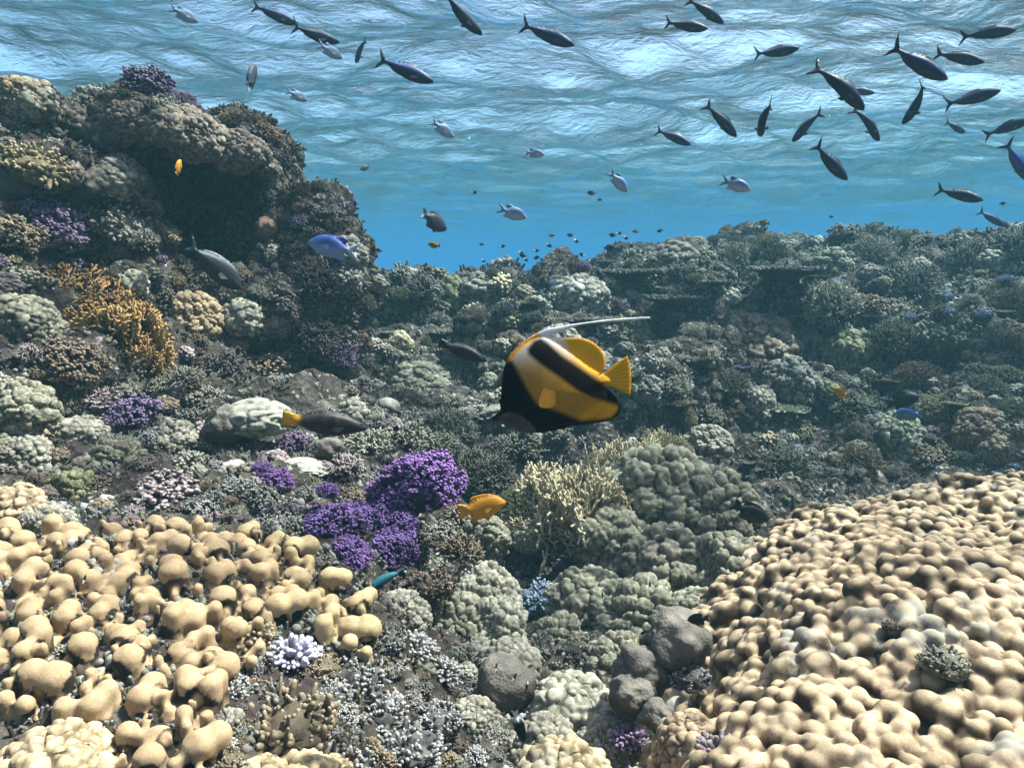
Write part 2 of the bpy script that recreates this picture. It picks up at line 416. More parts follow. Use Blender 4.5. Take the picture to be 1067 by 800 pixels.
V = V + (craggy(V, N) - V) * (0.35 + 0.65 * near)[:, None]
ROCK = rock_mat('reef_rock')
seabed = link('seabed', mesh_of('seabed', V, Q, mat=ROCK), 'craggy reef seabed of old coral rock', 'seabed', kind='structure')
BV = [(V, [tuple(q) for q in Q.tolist()])]

# the tall outcrop at the left: blobs fused into one body, with an overhang
def fuse(blobs, voxel):
    mb = MB()
    for c, r in blobs:
        U, tt = ico(3); mb.add(U * np.array(r) + np.array(c), None, tt)
    V, q, t, _ = mb.arrays()
    o = bpy.data.objects.new('tmp', mesh_of('tmp', V, q, t)); COL.objects.link(o)
    md = o.modifiers.new('r', 'REMESH'); md.mode = 'VOXEL'; md.voxel_size = voxel
    dg = bpy.context.evaluated_depsgraph_get(); ev = o.evaluated_get(dg); me = ev.to_mesh()
    V = np.zeros(len(me.vertices) * 3, np.float32); me.vertices.foreach_get('co', V); V = V.reshape(-1, 3).astype(float)
    q = np.array([list(p.vertices) for p in me.polygons if len(p.vertices) == 4], np.int32)
    ev.to_mesh_clear(); bpy.data.objects.remove(o, do_unlink=True)
    return V, q
def relax(V, q, it=3, f=0.5):
    for _ in range(it):
        acc = np.zeros_like(V); cnt = np.zeros(len(V))
        for a, b in ((0, 1), (1, 2), (2, 3), (3, 0)):
            np.add.at(acc, q[:, a], V[q[:, b]]); np.add.at(acc, q[:, b], V[q[:, a]])
            np.add.at(cnt, q[:, a], 1); np.add.at(cnt, q[:, b], 1)
        V = V + f * (acc / np.maximum(cnt, 1)[:, None] - V)
    return V
def bl(px, py, d, rpx, ry=None, rz=None):
    s = d / F; p = at(px, py, d)
    return (tuple(p), (rpx * s, (ry if ry else rpx) * s, (rz if rz else rpx) * s))
BL = [bl(205, 144, 3.5, 90, 110, 26), bl(258, 164, 3.5, 46, 110, 26), bl(165, 132, 2.95, 62, 90, 30), bl(205, 142, 2.92, 55, 90, 24), bl(248, 160, 2.95, 36, 60, 22), bl(152, 95, 3.0, 30, 50, 24), bl(105, 144, 2.95, 36, 60, 30), bl(85, 165, 2.95, 34, 60, 36), bl(125, 205, 3.05, 38, 60, 60),
      bl(22, 115, 2.65, 32, 60, 24), bl(15, 150, 2.65, 48, 70, 34), bl(45, 178, 2.55, 46, 50, 18), bl(5, 230, 2.6, 60, 80, 60), bl(50, 300, 2.75, 90, 110, 60), bl(45, 250, 2.6, 50, 50, 36), bl(115, 215, 2.7, 36, 40, 40), bl(125, 255, 2.75, 40, 50, 40), bl(192, 205, 3.95, 90, 60, 82), bl(210, 300, 3.8, 90, 60, 60), bl(100, 200, 3.5, 70, 70, 90),
      bl(282, 190, 3.25, 22, 50, 46), bl(286, 250, 3.3, 26, 50, 34), bl(330, 225, 3.25, 26, 50, 26), bl(320, 270, 3.25, 36, 60, 36), bl(352, 262, 3.2, 24, 40, 22), bl(355, 300, 3.25, 20, 40, 26), bl(300, 330, 3.2, 56, 70, 40), bl(345, 365, 3.3, 34, 60, 36), bl(225, 330, 3.0, 46, 70, 36), bl(200, 370, 2.85, 46, 60, 40), bl(150, 330, 2.8, 60, 90, 60), bl(160, 430, 2.85, 90, 110, 60), bl(300, 430, 3.5, 90, 80, 60)]
TV, TQ = fuse(BL, 0.035)
TV = relax(TV, TQ, 4)
TV = craggy(TV, normals(TV, TQ), 0.75, 9)
link('reef_outcrop', mesh_of('reef_outcrop', TV, TQ, mat=ROCK), 'tall dark reef outcrop with a shaded overhang rising to the surface', 'reef outcrop', kind='structure')
BV.append((TV, [tuple(q) for q in TQ.tolist()]))
# knolls on the back wall
BL2 = [bl(440, 330, 4.9, 45, 60, 60), bl(500, 320, 5.1, 60, 70, 40), bl(410, 330, 6.0, 40, 60, 40), bl(640, 345, 5.4, 60, 80, 60), bl(700, 312, 5.8, 70, 80, 45), bl(790, 303, 6.1, 60, 80, 48), bl(870, 312, 6.0, 60, 80, 50), bl(880, 275, 5.9, 26, 40, 36), bl(960, 312, 5.9, 60, 80, 50), bl(1035, 290, 5.6, 70, 80, 46),
       bl(720, 350, 5.0, 60, 60, 60), bl(930, 370, 4.7, 60, 50, 40), bl(1020, 370, 4.5, 60, 50, 45), bl(560, 350, 4.8, 50, 50, 50), bl(450, 390, 4.3, 40, 40, 40), bl(430, 420, 4.1, 40, 40, 30), bl(860, 420, 4.2, 60, 40, 40), bl(960, 440, 3.9, 60, 40, 30), bl(690, 410, 4.0, 45, 40, 40)]
KV, KQ = fuse(BL2, 0.04)
KV = relax(KV, KQ, 3)
KV = craggy(KV, normals(KV, KQ), 0.9, 21)
link('reef_wall', mesh_of('reef_wall', KV, KQ, mat=ROCK), 'long blue reef wall standing behind the gully', 'reef wall', kind='structure')
BV.append((KV, [tuple(q) for q in KQ.tolist()]))

def make_bvh(parts):
    vs, fs, k = [], [], 0
    for v, f in parts:
        vs += [tuple(p) for p in v.tolist()]; fs += [tuple(i + k for i in q) for q in f]; k += len(v)
    return BVHTree.FromPolygons(vs, fs)
ROCKS = make_bvh(BV)
# ------------------------------------------------------------------ coral shapes (unit radius)
def hemi(n, rs, zmin=-0.15, jit=0.12):
    i = np.arange(n) + 0.5
    z = 1 - (1 - zmin) * i / n; ph = i * 2.399963
    r = np.sqrt(np.clip(1 - z * z, 0, 1))
    d = np.stack([r * np.cos(ph), r * np.sin(ph), z], 1) + rs.randn(n, 3) * jit
    return d / np.linalg.norm(d, axis=1, keepdims=True)

def bush(seed, n=90, r=0.05, sub=3, squash=0.75, nz=6, up=0.25):
    """many thin upright forked branches with pale tips"""
    rs = np.random.RandomState(seed); mb = MB()
    U, tt = ico(2); mb.add(U * 0.45 * np.array([1, 1, squash]), None, tt, 0.0)
    for d in hemi(n, rs):
        L = 0.82 + 0.25 * rs.rand() + 0.12 * vnoise(d[None] * 2.2, 1, seed)[0]
        b = d * 0.35; e = d * L + np.array([0, 0, up * 0.4]); md = (b + e) / 2 + rs.randn(3) * 0.05
        P = np.array([b, md, e]) * np.array([1, 1, squash])
        mb.tube(P, [r * 1.25, r * 1.1, r * 0.8], nz, 0.0, 1.0)
        for k in range(sub):
            f = 0.35 + 0.6 * rs.rand(); o = P[1] * (1 - f) + P[2] * f
            dd = d + rs.randn(3) * 0.75 + np.array([0, 0, up]); dd /= np.linalg.norm(dd)
            mb.tube([o, o + dd * (0.14 + 0.14 * rs.rand())], [r * 0.9, r * 0.7], 5, 0.35, 1.0)
    return mb.mesh('bush')

def cauli(seed, n=170, squash=0.8, kr=0.085, rough=0.2, deep=0.6):
    """dense knobbly cauliflower head: short stubby branches ending in clusters of rounded knobs"""
    rs = np.random.RandomState(seed); mb = MB()
    U, tt = ico(3); mb.add(U * deep * np.array([1, 1, squash]), None, tt, 0.0)
    for d in hemi(n, rs, -0.25, 0.07):
        L = 0.80 + 0.1 * rs.rand() + 0.34 * vnoise(d[None] * 2.4, 1, seed)[0]
        S = np.array([1, 1, squash])
        mb.tube(np.array([d * 0.5, d * L]) * S, [kr * 0.7, kr * 0.75], 5, 0.0, 0.55)
        for k in range(4):
            o = d * (L + 0.03) + rs.randn(3) * kr * 0.75
            V, t = ico(1); V = V * (kr * (0.5 + 0.45 * rs.rand()))
            hgt = (V @ d) / kr
            mb.add((V + o) * S, None, t, np.clip(0.55 + 0.6 * hgt, 0.2, 1.0))
    return mb.mesh('cauli')

def digit(seed, n=80, r=0.085, squash=0.7):
    """short blunt fingers with round white ends"""
    rs = np.random.RandomState(seed); mb = MB()
    U, tt = ico(2); mb.add(U * 0.55 * np.array([1, 1, squash]), None, tt, 0.0)
    for d in hemi(n, rs, -0.05, 0.1):
        L = 0.8 + 0.3 * rs.rand(); dd = d + np.array([0, 0, 0.25]); dd /= np.linalg.norm(dd)
        S = np.array([1, 1, squash])
        b = d * 0.4; e = b + dd * (L - 0.4)
        rr = r * (0.75 + 0.5 * rs.rand())
        mb.tube(np.array([b, (b + e) / 2 + rs.randn(3) * 0.02, e]) * S, [rr, rr * 1.1, rr * 0.95], 7, 0.0, 1.0)
        if rs.rand() < 0.5:
            q = rs.randn(3) * 0.6 + dd; q /= np.linalg.norm(q); o = (b * 0.4 + e * 0.6)
            mb.tube(np.array([o, o + q * 0.2]) * S, [rr * 0.8, rr * 0.7], 6, 0.4, 1.0)
    return mb.mesh('digit')

def lobed(seed, level=5, cell=4.2, amp=0.2, big=0.22, squash=0.8, bigcell=1.7, flat=-0.4):
    """smooth rounded knobs packed over a boulder"""
    V, t = ico(level); V = V.copy()
    W = V + seed * 7.7
    k0, c0 = knobs(W + 0.10 * np.stack([vnoise(W, 3, 1), vnoise(W, 3, 2), vnoise(W, 3, 3)], 1), bigcell, seed)
    Wd = W + 0.05 * np.stack([vnoise(W, 7, 4), vnoise(W, 7, 5), vnoise(W, 7, 6)], 1)
    k1, c1 = knobs(Wd, cell, seed + 1)
    V = V * (0.8 + big * k0 + 0.12 * vnoise(W, 1.3, seed))[:, None]
    N = tri_normals(V, t)
    V = V + N * (amp * k1)[:, None] * (0.55 + 0.45 * c0)[:, None]
    V = V + N * (0.012 * fbm(W, 14, 3, 8))[:, None]
    V[:, 2] *= squash; V[:, 2] = np.maximum(V[:, 2], flat)
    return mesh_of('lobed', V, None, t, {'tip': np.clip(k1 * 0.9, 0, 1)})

def dome(seed, level=4, lump=0.12, squash=0.8):
    V, t = ico(level); V = V * (1 + lump * vnoise(V + seed * 5.1, 1.6, seed) + lump * 0.35 * vnoise(V + seed, 4, seed))[:, None]
    z = V[:, 2].copy(); V[:, 2] *= squash
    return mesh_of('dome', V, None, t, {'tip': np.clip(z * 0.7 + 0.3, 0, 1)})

def meander(seed, level=5, squash=0.6):
    """boulder with long smooth winding lobes"""
    V, t = ico(level); W = V + seed * 3.3
    a = vnoise(W + 0.3 * vnoise(W, 2, 3)[:, None], 2.6, seed)
    h = np.sqrt(np.clip(np.abs(a) / 0.42, 0, 1))
    V = V * (0.82 + 0.17 * h + 0.08 * vnoise(W, 1.2, 4))[:, None]; V[:, 2] *= squash
    return mesh_of('meander', V, None, t, {'tip': h})

def table(seed, squash=1.0, n=260):
    """flat plate on a short stalk, its top set with tiny upright branchlets"""
    rs = np.random.RandomState(seed); mb = MB()
    nr, na = 9, 44; th = np.arange(na) / na * 2 * math.pi
    edge = 1 + 0.16 * np.sin(th * 2 + seed) + 0.09 * np.sin(th * 5 + seed * 2) + 0.05 * rs.randn(na)
    top, bot = [], []
    for i in range(1, nr + 1):
        f = i / nr
        zt = 0.10 * f * f + 0.03 * np.sin(th * 3 + i)
        top.append(np.stack([f * edge * np.cos(th), f * edge * np.sin(th), zt + 0.035 * (1 - f ** 6)], 1)); bot.append(np.stack([f * edge * np.cos(th), f * edge * np.sin(th), zt - 0.07 * (1 - f ** 4) - 0.35 * (1 - f) ** 2], 1))
    V = np.vstack(top + bot[::-1]); k = 2 * nr
    i = np.arange(k - 1)[:, None] * na + np.arange(na)[None]; j = np.arange(k - 1)[:, None] * na + (np.arange(na)[None] + 1) % na
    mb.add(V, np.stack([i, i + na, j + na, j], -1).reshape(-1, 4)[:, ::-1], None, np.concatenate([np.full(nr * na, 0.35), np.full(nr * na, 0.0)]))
    mb.tube([[0, 0, -0.6], [0, 0, -0.4], [0, 0, -0.2], [0, 0, 0.0]], [0.16, 0.12, 0.16, 0.35], 12, 0, 0, False)
    for _ in range(n):
        a = rs.rand() * 6.283; f = math.sqrt(rs.rand()) * 1.0; e = np.interp(a, th, edge)
        o = np.array([f * e * math.cos(a), f * e * math.sin(a), 0.10 * f * f]); d = np.array([math.cos(a) * f * 0.7, math.sin(a) * f * 0.7, 1]) + rs.randn(3) * 0.25
        d /= np.linalg.norm(d); h = 0.09 + 0.08 * rs.rand()
        mb.tube([o, o + d * h], [0.032, 0.024], 5, 0.3, 1.0)
    return mb.mesh('table')

def fan(seed, fans=12, depth=6, r=0.028, spread=0.66, upright=0.6):
    """fire coral: upright fans of thin forking, crossing blades"""
    rs = np.random.RandomState(seed); mb = MB()
    for f in range(fans):
        az = rs.rand() * 6.283; rad = 0.55 * math.sqrt(rs.rand())
        o = np.array([math.cos(az) * rad, math.sin(az) * rad, -0.1])
        pa = rs.rand() * 3.14159; U = np.array([math.cos(pa), math.sin(pa), 0]); Nn = np.array([-U[1], U[0], 0])
        tilt = np.array([math.cos(az), math.sin(az), 0]) * rad * 0.9
        def grow(p, ang, L, k):
            d = U * math.sin(ang) + np.array([0, 0, 1]) * math.cos(ang) + tilt * 0.6 + Nn * rs.randn() * 0.16
            d /= np.linalg.norm(d); e = p + d * L
            rr = r * (0.8 + 0.07 * k)
            mb.tube([p, (p + e) / 2 + rs.randn(3) * 0.012, e], [rr, rr * 0.92, rr * 0.88], 5, 1 - (k + 1) / depth, 1 - k / depth, k == 0)
            if k > 0:
                ns = 2 if rs.rand() < 0.86 else 1
                for s in range(ns):
                    grow(e, ang * 0.85 + (spread * (0.6 + 0.6 * rs.rand())) * (1 if s == 0 else -1) + rs.randn() * 0.12, L * (0.80 + 0.16 * rs.rand()), k - 1)
        for b in range(3):
            grow(o + U * rs.randn() * 0.12, rs.randn() * 0.5, 0.17 + 0.06 * rs.rand(), depth - 1)
    return mb.mesh('fan')

def crust(seed, n=150):
    """low irregular crust of small dead knobs and short broken branches"""
    rs = np.random.RandomState(seed); mb = MB()
    V, t = ico(4); k, c = knobs(V * 1.0 + seed, 3.4, seed)
    V = V * (0.72 + 0.22 * k + 0.25 * vnoise(V + seed, 1.9, seed))[:, None] * np.array([1, 1, 0.5]); mb.add(V, None, t, 0.15)
    for d in hemi(n, rs, 0.0, 0.25):
        L = (0.86 + 0.30 * vnoise(d[None], 2.4, seed)[0])
        o = d * L * np.array([1, 1, 0.5]); dd = d + rs.randn(3) * 0.55 + np.array([0, 0, 0.5]); dd /= np.linalg.norm(dd)
        rr = 0.035 + 0.04 * rs.rand(); h = 0.06 + 0.2 * rs.rand() ** 2
        mb.tube([o - dd * 0.08, o + dd * h * 0.5 + rs.randn(3) * 0.015, o + dd * h], [rr, rr * 1.05, rr * 0.85], 6, 0.1, 1.0)
        if rs.rand() < 0.6:
            mb.ball(o + dd * h * 0.7 + rs.randn(3) * rr, rr * (0.7 + 0.4 * rs.rand()), 1, 0.7, 0.3, int(rs.rand() * 99))
    return mb.mesh('crust')

def pillar(seed, n=26):
    """upright columns of smooth little lobes"""
    rs = np.random.RandomState(seed); mb = MB()
    for i in range(n):
        a = i * 2.4; f = math.sqrt((i + 0.5) / n) * 0.85
        o = np.array([f * math.cos(a), f * math.sin(a), 0.55 * (1 - f * f)]); h = 0.25 + 0.35 * rs.rand()
        for k in range(4):
            V, t = ico(2); rr = 0.17 * (0.8 + 0.4 * rs.rand())
            V = V * (1 + 0.15 * vnoise(V + i + k, 2, seed))[:, None]
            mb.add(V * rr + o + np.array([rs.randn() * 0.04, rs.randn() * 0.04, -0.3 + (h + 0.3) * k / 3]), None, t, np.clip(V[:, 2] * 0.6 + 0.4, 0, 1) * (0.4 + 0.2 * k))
    return mb.mesh('pillar')

T = {
    'bush': [bush(1), bush(2, 70, 0.055, 4, 0.85), bush(3, 110, 0.042, 3, 0.6, 5)],
    'bushbig': [bush(4, 240, 0.028, 4, 0.8, 5), bush(5, 200, 0.032, 4, 0.7, 5)],
    'cauli': [cauli(1), cauli(2, 150, 0.7, 0.09), cauli(3, 200, 0.85, 0.075)],
    'caulibig': [cauli(4, 420, 0.8, 0.05, deep=0.72), cauli(5, 360, 0.75, 0.055, deep=0.7)],
    'digit': [digit(1), digit(2, 60, 0.1), digit(3, 110, 0.07)],
    'lobed': [lobed(1), lobed(2, 5, 5.0, 0.16), lobed(3, 5, 3.4, 0.24, 0.15, 0.7)],
    'dome': [dome(1), dome(2, 4, 0.2), dome(3, 4, 0.08, 0.95)],
    'meander': [meander(1), meander(2)],
    'table': [table(1), table(2), table(3)],
    'fan': [fan(1, 8), fan(2, 7), fan(3, 9)],
    'crust': [crust(1), crust(2, 180), crust(3, 130)],
    'pillar': [pillar(1), pillar(2)],
}
WHITE = (0.62, 0.60, 0.58)
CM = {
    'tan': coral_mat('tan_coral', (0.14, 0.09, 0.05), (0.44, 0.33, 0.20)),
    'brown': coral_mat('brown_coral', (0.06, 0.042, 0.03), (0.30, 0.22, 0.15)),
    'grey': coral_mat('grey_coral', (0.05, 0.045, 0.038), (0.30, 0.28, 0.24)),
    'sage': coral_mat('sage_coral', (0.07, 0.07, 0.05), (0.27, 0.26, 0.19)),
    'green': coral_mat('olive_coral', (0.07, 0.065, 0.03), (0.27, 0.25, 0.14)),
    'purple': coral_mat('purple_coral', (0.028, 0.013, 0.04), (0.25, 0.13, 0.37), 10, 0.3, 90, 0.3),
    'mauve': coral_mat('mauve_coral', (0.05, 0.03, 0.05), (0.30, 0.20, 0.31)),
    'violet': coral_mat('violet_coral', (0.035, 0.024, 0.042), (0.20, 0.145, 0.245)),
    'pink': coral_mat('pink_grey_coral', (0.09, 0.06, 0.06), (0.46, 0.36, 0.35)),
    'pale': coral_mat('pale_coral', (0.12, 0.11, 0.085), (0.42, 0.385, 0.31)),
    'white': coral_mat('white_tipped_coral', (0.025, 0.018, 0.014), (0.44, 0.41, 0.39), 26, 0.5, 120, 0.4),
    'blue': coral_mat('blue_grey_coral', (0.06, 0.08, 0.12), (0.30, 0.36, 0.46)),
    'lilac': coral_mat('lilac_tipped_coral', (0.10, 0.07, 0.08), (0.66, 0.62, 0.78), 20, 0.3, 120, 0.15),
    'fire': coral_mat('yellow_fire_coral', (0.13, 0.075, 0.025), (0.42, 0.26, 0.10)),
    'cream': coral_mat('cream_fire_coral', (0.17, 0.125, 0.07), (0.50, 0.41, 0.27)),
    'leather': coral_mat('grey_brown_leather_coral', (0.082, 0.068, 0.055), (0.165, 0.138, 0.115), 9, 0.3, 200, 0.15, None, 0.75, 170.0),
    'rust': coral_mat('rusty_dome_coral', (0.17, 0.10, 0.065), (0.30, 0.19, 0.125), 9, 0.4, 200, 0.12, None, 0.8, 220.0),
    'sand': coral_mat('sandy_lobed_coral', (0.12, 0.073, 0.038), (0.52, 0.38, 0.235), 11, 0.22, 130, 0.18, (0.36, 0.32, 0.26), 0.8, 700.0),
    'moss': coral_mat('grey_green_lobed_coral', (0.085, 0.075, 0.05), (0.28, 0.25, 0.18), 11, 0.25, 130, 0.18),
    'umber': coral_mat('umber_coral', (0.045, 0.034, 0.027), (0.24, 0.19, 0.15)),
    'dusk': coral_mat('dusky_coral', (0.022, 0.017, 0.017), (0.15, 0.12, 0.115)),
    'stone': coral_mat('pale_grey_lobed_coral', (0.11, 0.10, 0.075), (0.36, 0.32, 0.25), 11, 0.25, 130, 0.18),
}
CNAME = {'tan': 'tan', 'brown': 'dark brown', 'grey': 'grey', 'sage': 'sage grey', 'green': 'olive', 'purple': 'vivid purple', 'mauve': 'mauve', 'violet': 'dusky violet', 'pink': 'pinkish grey', 'pale': 'pale cream',
         'white': 'white tipped', 'blue': 'blue grey', 'lilac': 'lilac tipped', 'fire': 'golden yellow', 'cream': 'cream yellow', 'leather': 'grey brown', 'rust': 'rusty brown', 'sand': 'sandy', 'moss': 'grey green', 'stone': 'stone grey', 'umber': 'umber', 'dusk': 'dusky grey'}
TNAME = {'bush': ('branching_coral', 'bushy branching coral'), 'bushbig': ('branching_coral', 'fine branching coral'), 'cauli': ('cauliflower_coral', 'knobbly cauliflower coral'), 'caulibig': ('cauliflower_coral', 'dense cauliflower coral'),
         'digit': ('finger_coral', 'short finger coral'), 'lobed': ('lobed_coral', 'lobed boulder coral'), 'dome': ('dome_coral', 'smooth dome coral'), 'meander': ('brain_coral', 'winding lobed coral'), 'table': ('table_coral', 'flat table coral'),
         'fan': ('fire_coral', 'forking fire coral'), 'crust': ('encrusting_coral', 'crusty knobbed coral'), 'pillar': ('pillar_coral', 'columnar coral')}
prng = np.random.RandomState(77)
PLACED = []
def seat(px, py, d=None):
    o = Vector((0, 0, 0)); r = ray(px, py); L = r.length
    hit = ROCKS.ray_cast(o, r.normalized())
    if d is None:
        if hit[0] is None: return None, None
        return hit[0], hit[1]
    if hit[0] is not None and hit[0].dot(FWD) < d: return hit[0], hit[1]
    return r * d, (hit[1] if hit[0] is not None else Vector((0, 0, 1)))

def coral(kind, colour, px, py, rpx, label=None, d=None, asp=(1, 1, 1), sink=0.25, upw=0.6, group=None, variant=None, rot=None, cat='coral'):
    """a colony seated on the rock seen at photo pixel (px, py), rpx its radius there"""
    p, nrm = seat(px, py, d)
    if p is None: return None
    dep = p.dot(FWD); s = rpx * dep / F
    if nrm.dot(ray(px, py)) > 0: nrm = -nrm
    upv = (nrm * (1 - upw) + Vector((0, 0, 1)) * upw).normalized()
    q = upv.to_track_quat('Z', 'Y')
    a = prng.rand() * 6.283 if rot is None else rot
    q = q @ Quaternion((0, 0, 1), a)
    me = T[kind][prng.randint(len(T[kind])) if variant is None else variant]
    if not me.materials: me.materials.append(None)
    o = bpy.data.objects.new(TNAME[kind][0], me); COL.objects.link(o)
    o.rotation_mode = 'QUATERNION'; o.rotation_quaternion = q
    o.location = p - upv * (s * sink)
    o.scale = (s * asp[0], s * asp[1], s * asp[2])
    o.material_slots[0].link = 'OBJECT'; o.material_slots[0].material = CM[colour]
    tag(o, label, cat, group)
    PLACED.append((px, py, rpx))
    return o
# ------------------------------------------------------------------ big sandy lobed boulder, right foreground
def inside(poly, P):
    x, y = P[:, 0], P[:, 1]; r = np.zeros(len(P), bool); n = len(poly)
    for i in range(n):
        (x0, y0), (x1, y1) = poly[i], poly[(i + 1) % n]
        c = ((y0 > y) != (y1 > y)) & (x < (x1 - x0) * (y - y0) / ((y1 - y0) + 1e-12) + x0); r ^= c
    return r
def edist(poly, P, closed=True):
    d = np.full(len(P), 1e9); n = len(poly)
    for i in range(n if closed else n - 1):
        a = np.array(poly[i], float); b = np.array(poly[(i + 1) % n], float); ab = b - a
        t = np.clip(((P - a) @ ab) / (ab @ ab + 1e-12), 0, 1)
        d = np.minimum(d, np.linalg.norm(P - a - t[:, None] * ab, axis=1))
    return d

rim = [(-.02, .25), (.05, 1.0), (.24, 1.36), (.46, 1.75), (.74, 2.12), (1.2, 2.45), (1.8, 2.75), (2.6, 2.8), (3.1, 2.4), (3.2, .25)]
gx = np.arange(-.26, 2.6, 0.0055); gy = np.concatenate([np.arange(.3, 1.6, 0.0048), np.arange(1.6, 3.1, 0.007)])
X, Y = np.meshgrid(gx, gy); P2 = np.stack([X.ravel(), Y.ravel()], 1)
ins = inside(rim, P2); sd_ = edist(rim, P2) * np.where(ins, 1, -1)
P3 = np.column_stack([P2, np.zeros(len(P2))])
sd_ = sd_ + 0.10 * vnoise(P3, 2.3, 5) + 0.05 * vnoise(P3, 5.5, 6)
tt = np.clip((sd_ + 0.02) / 0.62, 0, 1)
z = -0.60 - 0.50 * (1 - np.sqrt(np.clip(1 - (1 - tt) ** 2, 0, 1))) - np.clip(-sd_ - .02, 0, .3) * 2.5
z += 0.05 * vnoise(P3, 1.3, 9) + 0.035 * vnoise(P3, 3.0, 10) - 0.03 * sstep(1.6, 2.6, P2[:, 1])
V = np.column_stack([P2, z]); Q = grid_quads(len(gx), len(gy)); N = normals(V, Q)
kb, cb = knobs(V + 0.03 * np.stack([fbm(V, 8, 2, 1), fbm(V, 8, 2, 2), fbm(V, 8, 2, 3)], 1), 5.5, 31)
V = V + N * (0.040 * kb)[:, None]; N = normals(V, Q)
qk = (sd_ > -0.20)[Q].all(1)
def voxel(mb, size):
    Va, qa, ta, _ = mb.arrays()
    o = bpy.data.objects.new('tmp', mesh_of('tmp', Va, qa, ta)); COL.objects.link(o)
    md = o.modifiers.new('r', 'REMESH'); md.mode = 'VOXEL'; md.voxel_size = size
    dg = bpy.context.evaluated_depsgraph_get(); ev = o.evaluated_get(dg); me = ev.to_mesh()
    V = np.zeros(len(me.vertices) * 3, np.float32); me.vertices.foreach_get('co', V); V = V.reshape(-1, 3).astype(float)
    q = np.zeros(len(me.polygons) * 4, np.int32); me.polygons.foreach_get('vertices', q); q = q.reshape(-1, 4)
    ev.to_mesh_clear(); bpy.data.objects.remove(o, do_unlink=True)
    return V, q
mb = MB(); rs = np.random.RandomState(12)
# a closed body just under the lumps
inner = V - N * 0.010; nb = len(V)
low = V.copy(); low[:, 2] = np.minimum(V[:, 2] - 0.16, -0.9)
used = np.unique(Q[qk]); rm_ = -np.ones(nb, int); rm_[used] = np.arange(len(used))
ed = {}
for f_ in rm_[Q[qk]].tolist():
    for i in range(4):
        e_ = (f_[i], f_[(i + 1) % 4]); ed[e_] = ed.get(e_, 0) + 1
bd = [e_ for e_ in ed if (e_[1], e_[0]) not in ed]; nu = len(used)
mb.add(np.vstack([inner[used], low[used]]), np.vstack([rm_[Q[qk]], rm_[Q[qk]][:, ::-1] + nu, np.array([(b_, a_, a_ + nu, b_ + nu) for a_, b_ in bd])]))
pick = rs.permutation(np.where(sd_ > -0.19)[0])[:70000]
cell, lumps = {}, []
for i in pick:
    p_ = V[i]; r_ = (0.0118 + 0.011 * rs.rand() ** 1.5) * (0.82 + 0.36 * (0.5 + 0.5 * math.sin(p_[0] * 9 + 3 * math.sin(p_[1] * 7))))
    k_ = tuple(np.floor(p_ / 0.05).astype(int)); ok = True
    for dx in (-1, 0, 1):
        for dy in (-1, 0, 1):
            for dz in (-1, 0, 1):
                for (c_, q_) in cell.get((k_[0] + dx, k_[1] + dy, k_[2] + dz), ()):
                    if np.sum((c_ - p_) ** 2) < (0.77 * (r_ + q_)) ** 2: ok = False; break
                if not ok: break
            if not ok: break
        if not ok: break
    if ok: cell.setdefault(k_, []).append((p_, r_)); lumps.append((i, p_, r_))
tops_ = []
for i, p_, r_ in lumps:
    n_ = N[i] + np.array([0, 0, .35]); n_ /= np.linalg.norm(n_); x_ = np.cross(n_, [math.sin(i), math.cos(i), .3]); x_ /= np.linalg.norm(x_); y_ = np.cross(n_, x_)
    VV, t_ = ico(2); e_ = 1.05 + 0.5 * rs.rand() ** 2
    c_ = p_ + n_ * (0.012 * rs.rand() - 0.012)
    mb.add((VV * np.array([r_ * e_, r_ * 1.06, r_ * 1.05])) @ np.array([x_, y_, n_]) + c_, None, t_)
    tops_.append(c_ + n_ * r_ * 1.0)
V, q = voxel(mb, 0.0040)
ok_ = V[:, 2] > -1.25
V = relax(V, q, 1, 0.25); N = normals(V, q)
V = V + N * (0.0016 * fbm(V, 55, 2, 8))[:, None]
kd = KDTree(len(tops_))
for i, p_ in enumerate(tops_): kd.insert(Vector(p_), i)
kd.balance()
tip = 1 - sstep(0.008, 0.024, np.array([kd.find(Vector(v_))[2] for v_ in V]))  # creases take the dead base tone, darkened to strengthen their shade
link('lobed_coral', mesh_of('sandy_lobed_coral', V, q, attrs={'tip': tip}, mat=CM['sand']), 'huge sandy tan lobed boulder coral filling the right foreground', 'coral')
BV.append((V, [tuple(i) for i in q.tolist()]))

